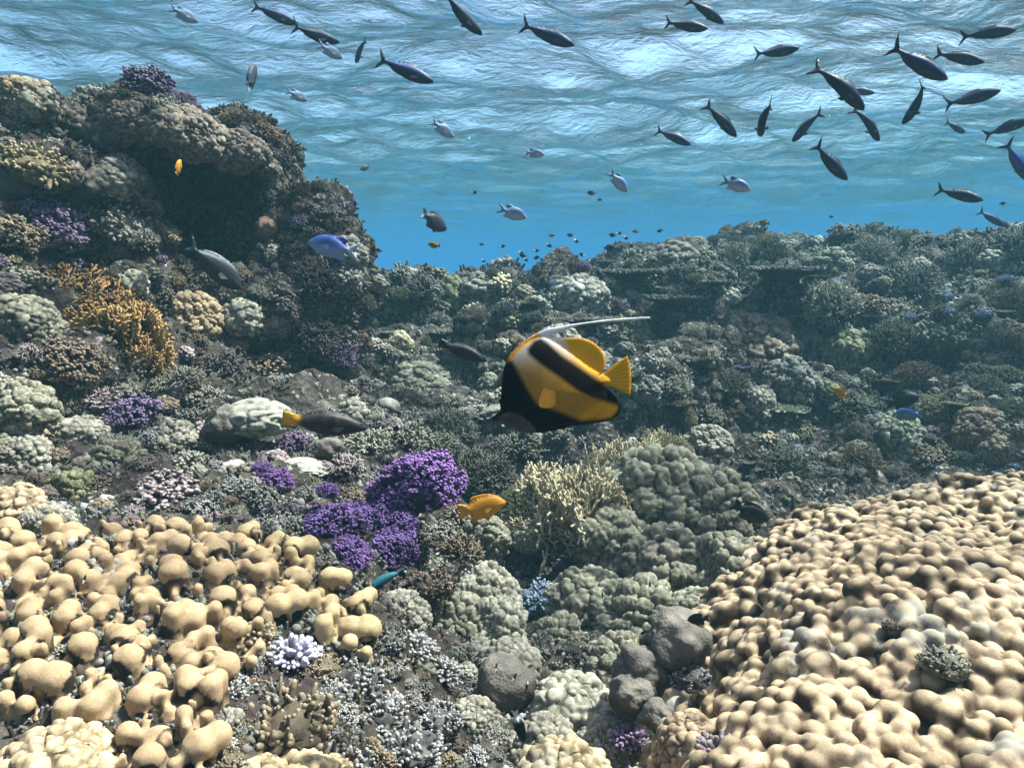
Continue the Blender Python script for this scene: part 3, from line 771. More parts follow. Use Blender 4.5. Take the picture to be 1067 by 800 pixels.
# ------------------------------------------------------------------ tan knob coral field, left foreground
def knob_field(poly, seed, step, zlift, bigger=1.0):
    rs = np.random.RandomState(seed); pts = []; mb = MB(); tops = []
    x0, y0 = np.min(poly, 0); x1, y1 = np.max(poly, 0)
    cand = np.column_stack([rs.uniform(x0, x1, 110000), rs.uniform(y0, y1, 110000)]); cand = cand[inside(poly, cand)]
    gxy = np.zeros((0, 3)); q_ = 0; clus = []
    for lo_, hi_, cnt in ((0.95, 1.35, 1500), (0.62, 0.95, 8000), (0.36, 0.62, 40000)):
        for c in cand[q_:q_ + cnt]:
            rr = step * (lo_ + (hi_ - lo_) * rs.rand())
            nl = 1 + (rs.rand() < 0.5) + (rs.rand() < 0.3) if lo_ > 0.5 else 1
            an = rs.rand() * 3.14; L_ = []; p_ = np.array(c)
            for k in range(nl):
                L_.append((p_[0], p_[1], rr * (0.8 + 0.3 * rs.rand()))); an += rs.randn() * 0.5; p_ = p_ + rr * (1.0 + 0.3 * rs.rand()) * np.array([math.cos(an), math.sin(an)])
            L_ = np.array(L_)
            if not len(gxy) or all(np.all(np.hypot(gxy[:, 0] - l_[0], gxy[:, 1] - l_[1]) > 1.0 * (l_[2] + gxy[:, 2]) + 0.002) for l_ in L_):
                clus.append(L_); gxy = np.vstack([gxy, L_])
        q_ += cnt
    def top_of(x, y):
        hit = ROCKS.ray_cast(Vector((x, y, 0.6)), Vector((0, 0, -1))); g0 = ground(np.array([[x, y]]))[0]
        return g0 + 0.85 * ((hit[0].z if hit[0] is not None else g0) - g0) - 0.05
    for L_ in clus:
        base = top_of(L_[0, 0], L_[0, 1]); rm = L_[:, 2].mean(); h = zlift * (0.72 + 0.3 * rs.rand() + 0.12 * min(rm / step, 1.0))
        lean = np.array([rs.randn() * 0.08, rs.randn() * 0.08 - 0.08, 1.0]); lean /= np.linalg.norm(lean)
        for x, y, r2 in L_:
            b = np.array([x, y, base - 0.06]); top = np.array([x, y, base]) + lean * (h + rs.randn() * r2 * 0.12)
            mb.tube([b, b * 0.5 + top * 0.5, top - lean * r2 * 0.75], [r2 * 0.72, r2 * 0.80, r2 * 0.94], 12, 0, 1, True)
            VV, t_ = ico(2); VV = np.sign(VV) * np.abs(VV) ** 0.88
            mb.add(VV * r2 * np.array([0.97, 0.97, 0.72]) + top - lean * r2 * 0.68, None, t_)
            tops.append((top, r2))
    lowxy = []
    for c in cand[::4][:22000]:
        if not lowxy or np.min(np.hypot(*(np.array(lowxy) - c).T)) > 0.0185:
            lowxy.append(c); r2 = 0.0125 + 0.004 * rs.rand(); zb = top_of(c[0], c[1]) + zlift * (0.38 + 0.2 * rs.rand())
            mb.tube([[c[0], c[1], zb - 0.07], [c[0], c[1], zb - 0.02], [c[0], c[1], zb]], [r2 * 0.9, r2 * 0.9, r2], 9, 0, 1, True)
            if rs.rand() < 0.35: tops.append((np.array([c[0], c[1], zb + r2 * 0.6]), r2))
    V, q = voxel(mb, 0.0038)
    V = relax(V, q, 3, 0.6)
    N = normals(V, q); V = V + N * (0.0022 * vnoise(V, 26, 3) + 0.0010 * vnoise(V, 70, 4))[:, None]
    kd = KDTree(len(tops))
    for i, (p, r) in enumerate(tops): kd.insert(Vector(p - np.array([0, 0, r * 0.5])), i)
    kd.balance()
    dist = np.array([kd.find(Vector(v))[2] for v in V]); rad = np.array([tops[kd.find(Vector(v))[1]][1] for v in V])
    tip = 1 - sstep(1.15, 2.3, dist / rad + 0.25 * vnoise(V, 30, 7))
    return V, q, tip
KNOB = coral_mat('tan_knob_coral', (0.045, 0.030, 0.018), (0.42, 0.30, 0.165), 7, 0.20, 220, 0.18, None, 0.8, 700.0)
def px_poly(pts): return [tuple(at(*p)[:2]) for p in pts]
fieldA = px_poly([(-80, 620, 1.40), (60, 590, 1.50), (160, 572, 1.56), (250, 580, 1.58), (300, 660, 1.40), (262, 715, 1.22), (215, 800, 1.06), (215, 850, .98), (120, 850, .97), (90, 790, 1.05), (-80, 800, 1.05)])
V, q, tip = knob_field(fieldA, 5, 0.0195, 0.088)
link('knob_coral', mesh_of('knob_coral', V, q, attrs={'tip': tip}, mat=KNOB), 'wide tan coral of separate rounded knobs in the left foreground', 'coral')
fieldB = px_poly([(250, 580, 1.58), (300, 595, 1.58), (345, 630, 1.48), (390, 670, 1.40), (386, 705, 1.34), (330, 700, 1.34), (300, 660, 1.40)])
V, q, tip = knob_field(fieldB, 6, 0.0200, 0.088, 1.05)
link('knob_coral', mesh_of('knob_coral', V, q, attrs={'tip': tip}, mat=KNOB), 'small clump of tan rounded knobs below the purple cauliflower corals', 'coral')

# ------------------------------------------------------------------ corals one can name
BIG = {'lobed_a': lobed(11, 6, 9.5, 0.075, 0.26, 0.9, 2.2, -0.9), 'lobed_b': lobed(12, 6, 10.5, 0.07, 0.28, 0.95, 2.4, -0.9), 'lobed_c': lobed(13, 6, 8.2, 0.085, 0.22, 0.9, 1.9, -0.9), 'lobed_d': lobed(14, 6, 4.6, 0.14, 0.12, 0.9, 1.6, -0.9)}
T['biglobed'] = [BIG['lobed_a'], BIG['lobed_b'], BIG['lobed_c'], BIG['lobed_d']]
TNAME['biglobed'] = ('lobed_coral', 'many knobbed boulder coral')
TNAME['leather'] = ('leather_coral', 'smooth leathery coral'); T['leather'] = [dome(21, 5, 0.22, 0.9), dome(22, 5, 0.3, 0.85), dome(23, 5, 0.15, 1.0)]
B = lambda *a, **k: coral(*a, **k)
LB = [  # lobed boulder bank in the middle
    ('moss', 690, 505, 62, 2.62, 'grey green lobed boulder at the top of the middle bank', 0), ('moss', 742, 525, 46, 2.55, 'grey green lobed boulder touching the bank top on its seaward side', 1),
    ('moss', 640, 560, 46, 2.42, 'grey green lobed boulder under the cream fire coral', 2), ('moss', 700, 580, 52, 2.28, 'grey green lobed boulder in the middle of the bank', 0), ('moss', 752, 585, 40, 2.2, 'grey green lobed boulder beside the big sandy boulder coral', 1),
    ('moss', 610, 622, 44, 2.12, 'grey green lobed boulder leaning over the dark cleft', 2), ('moss', 668, 640, 46, 2.02, 'grey green lobed boulder above the leathery corals', 1), ('moss', 728, 640, 38, 1.95, 'grey green lobed boulder behind the black damselfish', 2),
    ('moss', 640, 682, 36, 1.9, 'grey green lobed boulder low on the bank near spotted fish', 0), ('moss', 585, 665, 30, 2.0, 'small grey green lobed boulder at the cleft edge', 1),
    ('stone', 505, 612, 36, 1.98, 'pale lobed boulder on the far side of the dark cleft', 2), ('moss', 470, 640, 40, 1.82, 'grey green lobed boulder above the white tipped branches', 0), ('stone', 515, 650, 36, 1.82, 'pale lobed column lower beside the cleft', 1), ('stone', 530, 690, 38, 1.66, 'pale lobed boulder behind the leathery dome', 3),
    ('stone', 600, 735, 52, 1.48, 'pale knobbed boulder at the foot of the middle bank', 3), ('stone', 640, 770, 40, 1.38, 'pale knobbed boulder above the bottom edge by the maroon coral', 2), ('stone', 565, 775, 40, 1.36, 'pale knobbed boulder next to the black and white damselfish', 2),
    ('stone', 495, 745, 28, 1.42, 'round pale knobbed boulder left of the leathery dome', 3), ('sand', 720, 770, 40, 1.18, 'sandy knobbed boulder joining the huge boulder by the pink fingers', 3),
    ('sand', 590, 812, 60, 1.15, 'sandy knobbed boulder cut by the bottom edge', 3),
]
for c, px, py, r, d, lab, v in LB:
    B('biglobed', c, px, py, r, lab, d=d, sink=0.35, upw=0.8, variant=v, asp=(1, 1, 1.05))
GW = 'leathery grey brown corals'
for a in [('leather', 'leather', 525, 712, 30, 'grey brown leathery dome with dark dots in the centre foreground', 1.5), ('leather', 'leather', 704, 668, 32, 'grey brown leathery lump highest of the folded clump', 1.42), ('leather', 'leather', 668, 700, 28, 'grey brown leathery fold in the middle of its clump', 1.40),
          ('leather', 'leather', 660, 722, 24, 'grey brown leathery fold with a pale rim facing the gully', 1.36), ('leather', 'leather', 684, 745, 16, 'small round grey leathery knob under the folded clump', 1.28)]:
    B(a[0], a[1], *a[2:5], a[5], d=a[6], sink=0.0, upw=1, group=GW)
B('leather', 'rust', 278, 240, 13, 'rusty round dome coral on the reef outcrop wall', sink=-0.1)
B('leather', 'rust', 296, 249, 6, 'small rusty ball beside the round dome coral', sink=-0.1)
B('leather', 'leather', 98, 193, 17, 'grey brown leathery lump under the outcrop overhang', sink=0)
B('leather', 'leather', 10, 192, 24, 'grey brown leathery dome at the left edge of the outcrop', sink=0.2)
B('leather', 'leather', 232, 445, 22, 'grey brown leathery lobe against the pale winding coral', d=2.2, sink=0, asp=(0.8, 0.8, 1.1))
B('meander', 'pale', 268, 436, 36, 'pale cream winding lobed coral behind the yellow tailed wrasse', d=2.25, sink=0, upw=1, rot=0.5)
B('leather', 'leather', 342, 466, 15, 'small grey leathery dome just below the wrasse', d=2.1, sink=0.1)
B('leather', 'pink', 243, 488, 13, 'pink grey ball coral beside the small purple coral', d=2.0, sink=0.1)
B('meander', 'pale', 318, 484, 20, 'pale winding coral crust between the purple corals', sink=0.2, asp=(1.3, 1, .7))
B('leather', 'leather', 186, 408, 10, 'small pale grey ball below the golden fire coral', sink=0)
for k_, c, px, py, r, d, lab, v in [
    ('biglobed', 'moss', 505, 560, 26, 2.35, 'grey green lobed head in the gully behind the orange damselfish', 1), ('bushbig', 'sage', 500, 500, 36, 2.7, 'fine sage bush coral above the orange damselfish', 0), ('bushbig', 'sage', 455, 470, 26, 2.6, 'fine sage bush coral behind the large purple coral', 1),
    ('bushbig', 'green', 540, 530, 24, 2.5, 'olive bush coral in the gully beside the cream fire coral', 0), ('bush', 'brown', 480, 575, 22, 2.0, 'round brown bush coral below the orange damselfish', 0), ('biglobed', 'stone', 420, 640, 28, 1.68, 'grey lobed head in shade below the teal wrasse', 2), ('crust', 'brown', 450, 610, 26, 1.75, 'dark knobby crust coral at the purple group foot', 1)]:
    B(k_, c, px, py, r, lab, d=d, sink=0.1, upw=0.85, variant=v)
for k_, c, px, py, r, lab in [('biglobed', 'umber', 205, 134, 30, 'lobed head in the middle of the outcrop crown'), ('biglobed', 'umber', 245, 150, 26, 'lobed head at the seaward end of the outcrop crown'), ('biglobed', 'umber', 130, 120, 24, 'lobed head on the landward end of the outcrop crown'), ('bushbig', 'mauve', 187, 106, 20, 'mauve bush coral sloping down from the violet crown coral'), ('biglobed', 'tan', 25, 98, 25, 'tan lobed head on the corner of the outcrop'),
    ('crust', 'tan', 40, 165, 34, 'sunlit tan crust coral on the outcrop ledge'), ('crust', 'pale', 125, 225, 32, 'sunlit pale crust coral column beside the shaded recess'), ('biglobed', 'umber', 128, 178, 24, 'pitted lobed head beside the leathery lump'), ('crust', 'grey', 340, 215, 22, 'grey crust coral on the tip of the outcrop arm'), ('bushbig', 'dusk', 330, 290, 30, 'dusky bush coral in the middle of the outcrop arm'), ('biglobed', 'grey', 360, 285, 20, 'grey lobed head on the seaward side of the outcrop arm'),
    ('bushbig', 'dusk', 325, 345, 28, 'dusky bush coral at the outcrop arm foot'), ('bush', 'mauve', 355, 365, 20, 'mauve grey bush coral lowest on the outcrop arm'), ('biglobed', 'tan', 200, 325, 32, 'pale tan rock coral lit below the surgeonfish'), ('biglobed', 'moss', 30, 330, 36, 'mossy lobed head at the left edge above the brown cauliflower'), ('biglobed', 'moss', 20, 420, 36, 'mossy lobed head at the left edge below the brown cauliflower'), ('biglobed', 'stone', 85, 450, 28, 'pale lobed head between violet coral and left edge'),
    ('biglobed', 'moss', 120, 480, 30, 'mossy lobed head under the dusky violet coral'), ('biglobed', 'green', 75, 510, 26, 'olive lobed head above the pale lobed boulder'), ('biglobed', 'stone', 25, 470, 28, 'pale lobed head low at the left edge'), ('biglobed', 'stone', 180, 455, 26, 'pale lobed head left of the winding coral')]:
    B(k_, c, px, py, r, lab, sink=0.3, upw=0.6)
# purple corals
GP = 'vivid purple corals'
for px, py, r, d, lab, v in [(440, 505, 46, 2.02, 'large vivid purple cauliflower coral left of the orange damselfish', 0), (408, 520, 30, 2.0, 'purple lobe leaning on the near side of the large purple coral', 1), (343, 548, 36, 1.86, 'vivid purple cauliflower coral above the tan knobs', 1), (372, 545, 28, 1.88, 'purple head in the middle of the lower purple cluster', 0), (405, 575, 30, 1.82, 'purple brown cauliflower coral lowest of the purple group', 0), (365, 578, 26, 1.80, 'dark purple head at the foot of the lower cluster', 1), (418, 548, 22, 1.92, 'purple lobe under the large purple coral', 0), (290, 500, 19, 2.0, 'small purple cauliflower coral beside the pink grey ball', 1), (272, 490, 12, 2.02, 'purple tuft touching the pink grey ball', 0), (340, 512, 14, 1.95, 'tiny purple tuft crowning the lower purple cluster', 1)]:
    B('caulibig', 'purple', px, py, r, lab, d=d, sink=0.05, upw=0.85, group=GP, variant=v)
for px, py, r, c, lab in [(137, 432, 28, 'violet', 'dusky violet cauliflower coral below the golden fire coral'), (70, 275, 26, 'violet', 'dusky violet cauliflower coral above the golden fire coral'), (103, 325, 15, 'violet', 'small dusky violet coral tucked inside the golden fire coral'), (155, 84, 24, 'violet', 'violet cauliflower coral crowning the top of the outcrop'), (40, 105, 16, 'violet', 'violet tuft beside the pale lobes at the outcrop corner'),
                          (75, 378, 33, 'brown', 'brown cauliflower coral left of the golden fire coral'), (305, 462, 18, 'mauve', 'mauve cauliflower coral under the wrasse tail'), (175, 515, 38, 'pink', 'pinkish grey cauliflower coral above the tan knob field'), (55, 235, 34, 'mauve', 'grey mauve cauliflower coral under the outcrop ledge'), (20, 245, 26, 'brown', 'dark brown cauliflower coral at the edge of the outcrop foot')]:
    B('cauli', c, px, py, r, lab, sink=0.15, upw=0.55)
# fire corals
B('fan', 'fire', 140, 350, 56, 'golden fire coral fan spreading from the left reef', sink=0.15, upw=0.55, variant=0, asp=(1, 1, .9))
B('fan', 'fire', 90, 305, 54, 'golden fire coral fan higher on the left reef', sink=0.2, upw=0.5, variant=2, asp=(1.1, 1, .75))
B('fan', 'fire', 165, 375, 30, 'golden fire coral fan lowest on the left reef', sink=0.2, upw=0.4, variant=1)
B('fan', 'cream', 590, 520, 76, 'cream fire coral thicket in front of the lobed bank', d=2.5, sink=0.35, upw=0.85, variant=2, asp=(1, .8, 1))
B('fan', 'cream', 565, 548, 50, 'cream fire coral thicket low above the gully', d=2.45, sink=0.3, upw=0.7, variant=0)
B('fan', 'cream', 640, 495, 66, 'tall cream fire coral fans under the bannerfish tail', d=2.8, sink=0.4, upw=0.95, variant=1, asp=(.9, .7, 1.2))
B('fan', 'cream', 690, 470, 40, 'cream fire coral fans on the crest of the lobed bank', d=2.9, sink=0.35, upw=0.95, variant=0, asp=(.9, .7, 1.1))
# foreground detail
B('digit', 'lilac', 305, 682, 30, 'lilac white finger coral head below the tan knob clump', d=1.36, sink=0.2, upw=0.9, variant=0)
B('digit', 'brown', 262, 662, 26, 'brown knobbly finger coral beside the lilac white head', d=1.38, sink=0.2, upw=0.9, variant=1)
B('digit', 'white', 432, 672, 26, 'white tipped finger coral lit on the gully edge', d=1.5, sink=0.25, upw=0.7, variant=2)
B('digit', 'white', 462, 698, 22, 'white tipped finger coral lower on the gully edge', d=1.45, sink=0.25, upw=0.7, variant=2)
B('digit', 'pink', 752, 782, 32, 'pinkish finger coral growing out of the sandy boulder', d=1.06, sink=0.35, upw=0.8, variant=1)
B('digit', 'mauve', 655, 768, 22, 'maroon finger coral in the shade below the leathery folds', d=1.33, sink=0.2, upw=0.9, variant=0)
B('crust', 'pale', 985, 680, 26, 'bleached crust patch on top of the huge sandy boulder', d=1.10, sink=0.55, upw=1)
B('crust', 'brown', 928, 650, 9, 'small dark coral plug in the huge sandy boulder', d=1.22, sink=0.3, upw=1)
B('crust', 'white', 718, 700, 22, 'whitish crust beside the leathery folds', d=1.38, sink=0.3, upw=1)
B('biglobed', 'sand', 60, 795, 66, 'sandy lobed boulder in the bottom left corner', d=1.02, sink=0.35, upw=1, variant=3)
B('biglobed', 'sand', 10, 530, 40, 'sandy lobed boulder at the left edge above the knobs', d=1.62, sink=0.3, upw=1, variant=3)
B('biglobed', 'stone', 50, 545, 26, 'pale lobed boulder next to the knob field back edge', d=1.62, sink=0.2, upw=1, variant=2)
B('biglobed', 'sand', 300, 830, 80, 'sandy brown crusty boulder at the bottom edge under the lilac coral', d=1.04, sink=0.35, upw=1, variant=0, asp=(1.2, 1, .8))
B('crust', 'brown', 300, 750, 56, 'brown knobbly rock under the lilac white coral', d=1.2, sink=0.3, upw=1, asp=(1, 1, 1.2))
for i, (px, py, r, d, lab) in enumerate([(370, 700, 34, 1.36, 'white crusted dead coral between lilac head and gully'), (395, 735, 34, 1.3, 'white crusted dead coral above the bottom clutter'), (430, 775, 38, 1.2, 'white crusted dead coral at the bottom edge'), (340, 720, 26, 1.28, 'white crusted dead coral under the lilac head'),
                              (240, 715, 24, 1.22, 'white crusted dead coral at the end of the knob field'), (350, 795, 36, 1.12, 'white crusted dead coral on the brown boulder'), (460, 745, 26, 1.32, 'white crusted dead coral by the round pale boulder')]):
    B('crust', 'white', px, py, r, lab, d=d, sink=0.3, upw=0.8, group='white crusted dead corals')
# reef outcrop crown
for i, (px, py, r, c, lab) in enumerate([(35, 100, 26, 'stone', 'pale lobed coral on the left corner of the outcrop top'), (112, 132, 22, 'umber', 'umber lobed coral under the violet crown coral'), (175, 128, 26, 'umber', 'umber lobed coral in the middle of the outcrop rim'), (225, 140, 22, 'umber', 'umber lobed coral right of the rim middle'), (262, 154, 20, 'umber', 'umber lobed coral at the outer corner of the overhang'),
                                 (278, 172, 14, 'umber', 'small umber lobed coral hanging at the overhang corner'), (85, 130, 24, 'umber', 'umber lobed coral in the saddle of the outcrop'), (120, 180, 28, 'stone', 'grey pitted lobed coral under the overhang'), (100, 160, 22, 'moss', 'dull lobed coral in the shade of the saddle'),
                                 (365, 258, 20, 'stone', 'grey lobed coral on the outer edge of the outcrop arm')]):
    B('lobed', c, px, py, r, lab, sink=0.3, upw=0.6, group='lobed corals on the outcrop crown')
# back wall landmarks
B('biglobed', 'sage', 432, 392, 40, 'sage flat topped rock coral behind the dark fish', sink=.3, upw=.9, variant=2, asp=(1, 1, .7))
B('bush', 'grey', 440, 305, 20, 'grey round bush coral on the crest of the back wall', sink=.1, upw=.9)
B('bush', 'grey', 434, 338, 18, 'grey bush coral below the crest of the back wall', sink=.1, upw=.9)
B('lobed', 'green', 470, 310, 22, 'olive lobed column on the crest of the back wall', sink=.2, upw=.9, asp=(.8, .8, 1.3))
B('table', 'grey', 820, 290, 30, 'wide table coral shading a dark hollow in the back wall', sink=-.2, upw=1, asp=(1.2, 1, 1))
B('cauli', 'grey', 880, 243, 16, 'rounded dark coral head standing on the back wall crest', sink=.1, upw=1)
B('bush', 'pale', 702, 400, 18, 'pale bush coral just behind the bannerfish tail', sink=.1, upw=.7)
B('bush', 'pale', 735, 430, 18, 'pale bush coral on the slope behind the lobed bank', sink=.1, upw=.7)
B('table', 'sage', 820, 430, 20, 'round table coral above the huge sandy boulder', sink=-.1, upw=.9)
B('bushbig', 'sage', 815, 490, 28, 'blue green bush coral just behind the sandy boulder edge', sink=.1, upw=.9)
B('dome', 'grey', 405, 424, 12, 'smooth grey dome in the dark gap behind the wrasse', sink=0)
B('crust', 'pale', 500, 425, 26, 'pale dead table coral in front of the bannerfish mouth', sink=.1, upw=.8, asp=(1.3, 1, .5))
B('bushbig', 'sage', 470, 445, 30, 'fine sage bush coral between wrasse and bannerfish', sink=.2, upw=.8)
B('bush', 'pale', 425, 460, 24, 'pale pink bush coral just above the large purple coral', d=2.25, sink=.1, upw=.9)
B('bush', 'pale', 385, 465, 24, 'pale bush coral right of the wrasse head', d=2.2, sink=.1, upw=.9)
B('bush', 'pink', 360, 490, 20, 'pinkish bush coral left of the large purple coral', sink=.1, upw=.8)
B('crust', 'blue', 560, 625, 24, 'blue grey crust in the dark cleft', d=2.15, sink=0, upw=.6)
B('biglobed', 'moss', 550, 560, 18, 'small grey green boulder standing in the gully', d=2.4, sink=0, upw=1, variant=2)
# ------------------------------------------------------------------ the many smaller colonies covering the rock
BLOCK = make_bvh(BV)
FILL = []
def fill(poly, n, rmin, rmax, kinds, cols, group, upw=0.6, gap=0.8, sink=0.2, asp=None, seed=0, dark=None):
    rs = np.random.RandomState(seed + 500)
    poly = [tuple(p) for p in poly]; lo = np.min(poly, 0); hi = np.max(poly, 0); got = 0; tries = 0; mine = []
    while got < n and tries < n * 60:
        tries += 1
        px, py = rs.uniform(lo[0], hi[0]), rs.uniform(lo[1], hi[1])
        if not inside(poly, np.array([[px, py]]))[0]: continue
        r = rmin * (rmax / rmin) ** rs.rand()
        if dark and any((px - x) ** 2 + (py - y) ** 2 < q * q for x, y, q in dark): continue
        if any((px - x) ** 2 + (py - y) ** 2 < (gap * (r + q)) ** 2 for x, y, q in mine): continue
        if any((px - x) ** 2 + (py - y) ** 2 < (0.85 * q + 0.3 * r) ** 2 for x, y, q in PLACED[:NAMED]): continue
        a = BLOCK.ray_cast(Vector((0, 0, 0)), ray(px, py).normalized()); b = ROCKS.ray_cast(Vector((0, 0, 0)), ray(px, py).normalized())
        if b[0] is None or (a[0] - b[0]).length > 0.02: continue
        kd = kinds[rs.choice(len(kinds), p=np.array([w_ for _, w_ in kinds]) / sum(w_ for _, w_ in kinds))][0]
        cc = cols[rs.choice(len(cols), p=np.array([w_ for _, w_ in cols]) / sum(w_ for _, w_ in cols))][0]
        if kd == 'dome' and cc not in ('leather', 'rust', 'stone', 'grey'): cc = 'leather'
        if kd in ('lobed', 'pillar', 'biglobed') and cc in ('white', 'purple', 'violet', 'mauve'): cc = 'stone'
        if kd == 'dome': r *= 0.6
        o = coral(kd, cc, px, py, r, None, None, (1 + .25 * rs.randn() * .5, 1 + .25 * rs.randn() * .5, .85 + .4 * rs.rand()), -0.1 if kd == 'table' else sink, 1.0 if kd == 'table' else upw)
        if o is None: continue
        mine.append((px, py, r)); FILL.append((o, kd, cc, px, py, r, group)); got += 1
    return got
NAMED = len(PLACED)
K1 = [('bush', 4), ('crust', 3), ('cauli', 2), ('lobed', 3), ('digit', 2), ('pillar', 1), ('dome', .6), ('table', .5), ('fan', .6)]
DARK = [(230, 195, 46), (200, 200, 34), (215, 240, 38), (255, 185, 30), (258, 225, 26), (330, 405, 34)]
fill([(-10, 90), (65, 132), (150, 85), (285, 130), (300, 200), (260, 290), (200, 300), (-10, 285)], 120, 7, 19, [('lobed', 2), ('crust', 4), ('bush', 5), ('cauli', 3), ('digit', 2)], [('dusk', 5), ('umber', 4), ('brown', 2), ('mauve', 1.2), ('tan', 1.5), ('grey', 1)], 'corals on the upper outcrop', .5, dark=DARK, seed=1)
fill([(285, 190), (355, 195), (385, 270), (360, 320), (392, 360), (385, 420), (290, 410), (240, 330), (265, 290)], 85, 7, 18, [('bush', 4), ('crust', 4), ('cauli', 2), ('digit', 2), ('lobed', 1.5)], [('dusk', 6), ('umber', 3), ('grey', 2), ('pale', .7), ('mauve', 1), ('brown', 1.5)], 'corals on the outcrop arm', .5, dark=DARK[5:], seed=2)
fill([(-10, 285), (200, 285), (270, 330), (290, 400), (190, 470), (130, 530), (-10, 540)], 110, 10, 26, [('lobed', 4), ('crust', 3), ('cauli', 2.5), ('bush', 2), ('digit', 2), ('pillar', 1)], [('stone', 2), ('moss', 2), ('umber', 3), ('dusk', 2.5), ('brown', 3), ('pink', 1), ('tan', 2), ('white', .7)], 'corals on the left reef face', .6, seed=3)
fill([(190, 430), (480, 430), (500, 580), (440, 600), (330, 560), (250, 545), (130, 545)], 140, 9, 24, [('crust', 5), ('cauli', 2.5), ('bush', 3), ('digit', 2), ('lobed', 1)], [('pale', 2), ('grey', 2.5), ('pink', 3), ('white', 2.5), ('brown', 2), ('stone', 1)], 'corals on the middle ridge', .8, gap=.56, seed=4)
fill([(375, 290), (540, 283), (620, 330), (580, 470), (480, 480), (390, 430), (380, 340)], 135, 7, 22, [('bush', 4), ('crust', 2), ('lobed', 3), ('bushbig', 2), ('table', 1.5), ('pillar', 1), ('dome', .5), ('fan', .7)], [('grey', 3), ('sage', 4), ('green', 2), ('stone', 2), ('pale', 2), ('cream', .7)], 'corals on the near end of the back wall', .75, gap=.62, seed=5)
FAR = [(560, 300), (640, 258), (800, 240), (1075, 242), (1075, 485), (850, 495), (760, 480), (690, 440), (600, 400)]
FD = [(815, 315, 16), (770, 450, 32), (745, 325, 20), (905, 300, 14), (700, 350, 14), (990, 400, 12), (880, 385, 14)]
fill([(x, y + 14 if y < 320 else y) for x, y in FAR], 55, 19, 40, [('biglobed', 4), ('bushbig', 3), ('table', 1.5), ('caulibig', 1), ('fan', 1.5), ('crust', 1)], [('grey', 3), ('sage', 4), ('stone', 3), ('pale', 2), ('green', 1.5), ('brown', 2)], 'large coral heads on the far back wall', .75, gap=.8, sink=.15, seed=16, dark=FD)
fill([(560, 300), (640, 258), (800, 240), (1075, 242), (1075, 485), (850, 495), (760, 480), (690, 440), (600, 400)], 330, 5.5, 13, [('bush', 4), ('crust', 2.5), ('lobed', 3), ('bushbig', 2), ('table', 1.5), ('pillar', 1.5), ('cauli', 1.2), ('fan', 1), ('dome', .3)], [('grey', 3), ('sage', 4), ('green', 1.5), ('stone', 2.5), ('pale', 2.5), ('blue', 1.5), ('cream', .5), ('mauve', .5)], 'corals on the far back wall', .7, gap=.6, seed=6, dark=FD)
fill([(440, 560), (560, 480), (600, 560), (570, 640), (480, 610)], 45, 8, 19, [('crust', 3), ('bush', 3), ('bushbig', 2), ('lobed', 2), ('fan', .5)], [('sage', 3), ('grey', 2), ('stone', 2), ('cream', 1), ('pale', 1)], 'corals in the gully', .8, gap=.62, seed=7)
fill([(400, 600), (470, 610), (500, 700), (540, 800), (230, 800), (240, 690), (330, 690), (390, 700)], 90, 8, 20, [('crust', 6), ('digit', 3), ('cauli', 1.5), ('lobed', 1.5), ('bush', 1)], [('white', 4), ('brown', 2.5), ('pale', 1), ('grey', 2), ('pink', 1), ('stone', 1)], 'corals in the near gully bottom', .8, gap=.58, seed=8)
fill([(-10, 540), (250, 545), (310, 600), (400, 650), (390, 710), (300, 720), (225, 800), (-10, 800)], 60, 6, 11, [('crust', 5), ('digit', 1)], [('white', 2), ('pale', 2), ('brown', 2)], 'crusts between the tan knobs', .9, seed=9)
fill([(600, 690), (700, 640), (720, 700), (680, 800), (560, 800)], 16, 7, 13, [('crust', 4), ('digit', 2), ('lobed', 2)], [('white', 2), ('stone', 2), ('mauve', 1), ('brown', 2)], 'small corals under the leathery folds', .8, seed=10)

LAND = [('the golden fire coral', 140, 345), ('the outcrop violet crown coral', 155, 80), ('the shaded overhang', 230, 190), ('the rusty dome coral', 278, 240), ('the surgeonfish', 226, 278), ('the blue backed chromis', 346, 257), ('the yellow tailed wrasse', 340, 440), ('the large purple coral', 438, 508), ('the lowest purple coral', 398, 570), ('the small purple coral', 290, 500),
        ('the orange damselfish', 503, 528), ('the dark maroon wrasse', 483, 366), ('the bannerfish', 585, 395), ('the bannerfish tail', 650, 390), ('the far orange damselfish', 876, 409), ('the pale blue damselfish', 945, 425), ('the wide table coral', 820, 292), ('the back wall crest head', 880, 243), ('the sandy boulder rim', 950, 485), ('the lobed bank top', 690, 500), ('the lilac white head', 305, 682), ('the tan knob clump', 345, 640), ('the grey leathery dome', 525, 712), ('the leathery folds', 690, 690), ('the dusky violet coral', 137, 432), ('the outcrop corner lobes', 35, 100),
        ('the cream fire coral', 590, 520), ('the teal wrasse', 397, 605), ('the white tipped finger coral', 440, 680), ('the reef gap', 385, 300), ('the knob field', 120, 640), ('the lowest blue fusilier', 1034, 228), ('the wide sandy boulder', 1050, 470), ('the back wall notch', 620, 290), ('the pinkish cauliflower coral', 175, 515), ('the sage rock coral', 432, 392), ('the brown knobbly rock', 300, 750), ('the brown cauliflower coral', 75, 378), ('the pale winding coral', 268, 436), ('the far wall middle', 930, 330), ('the far wall edge', 1060, 340)]
LXY = np.array([l_[1:] for l_ in LAND], float)
base = {}
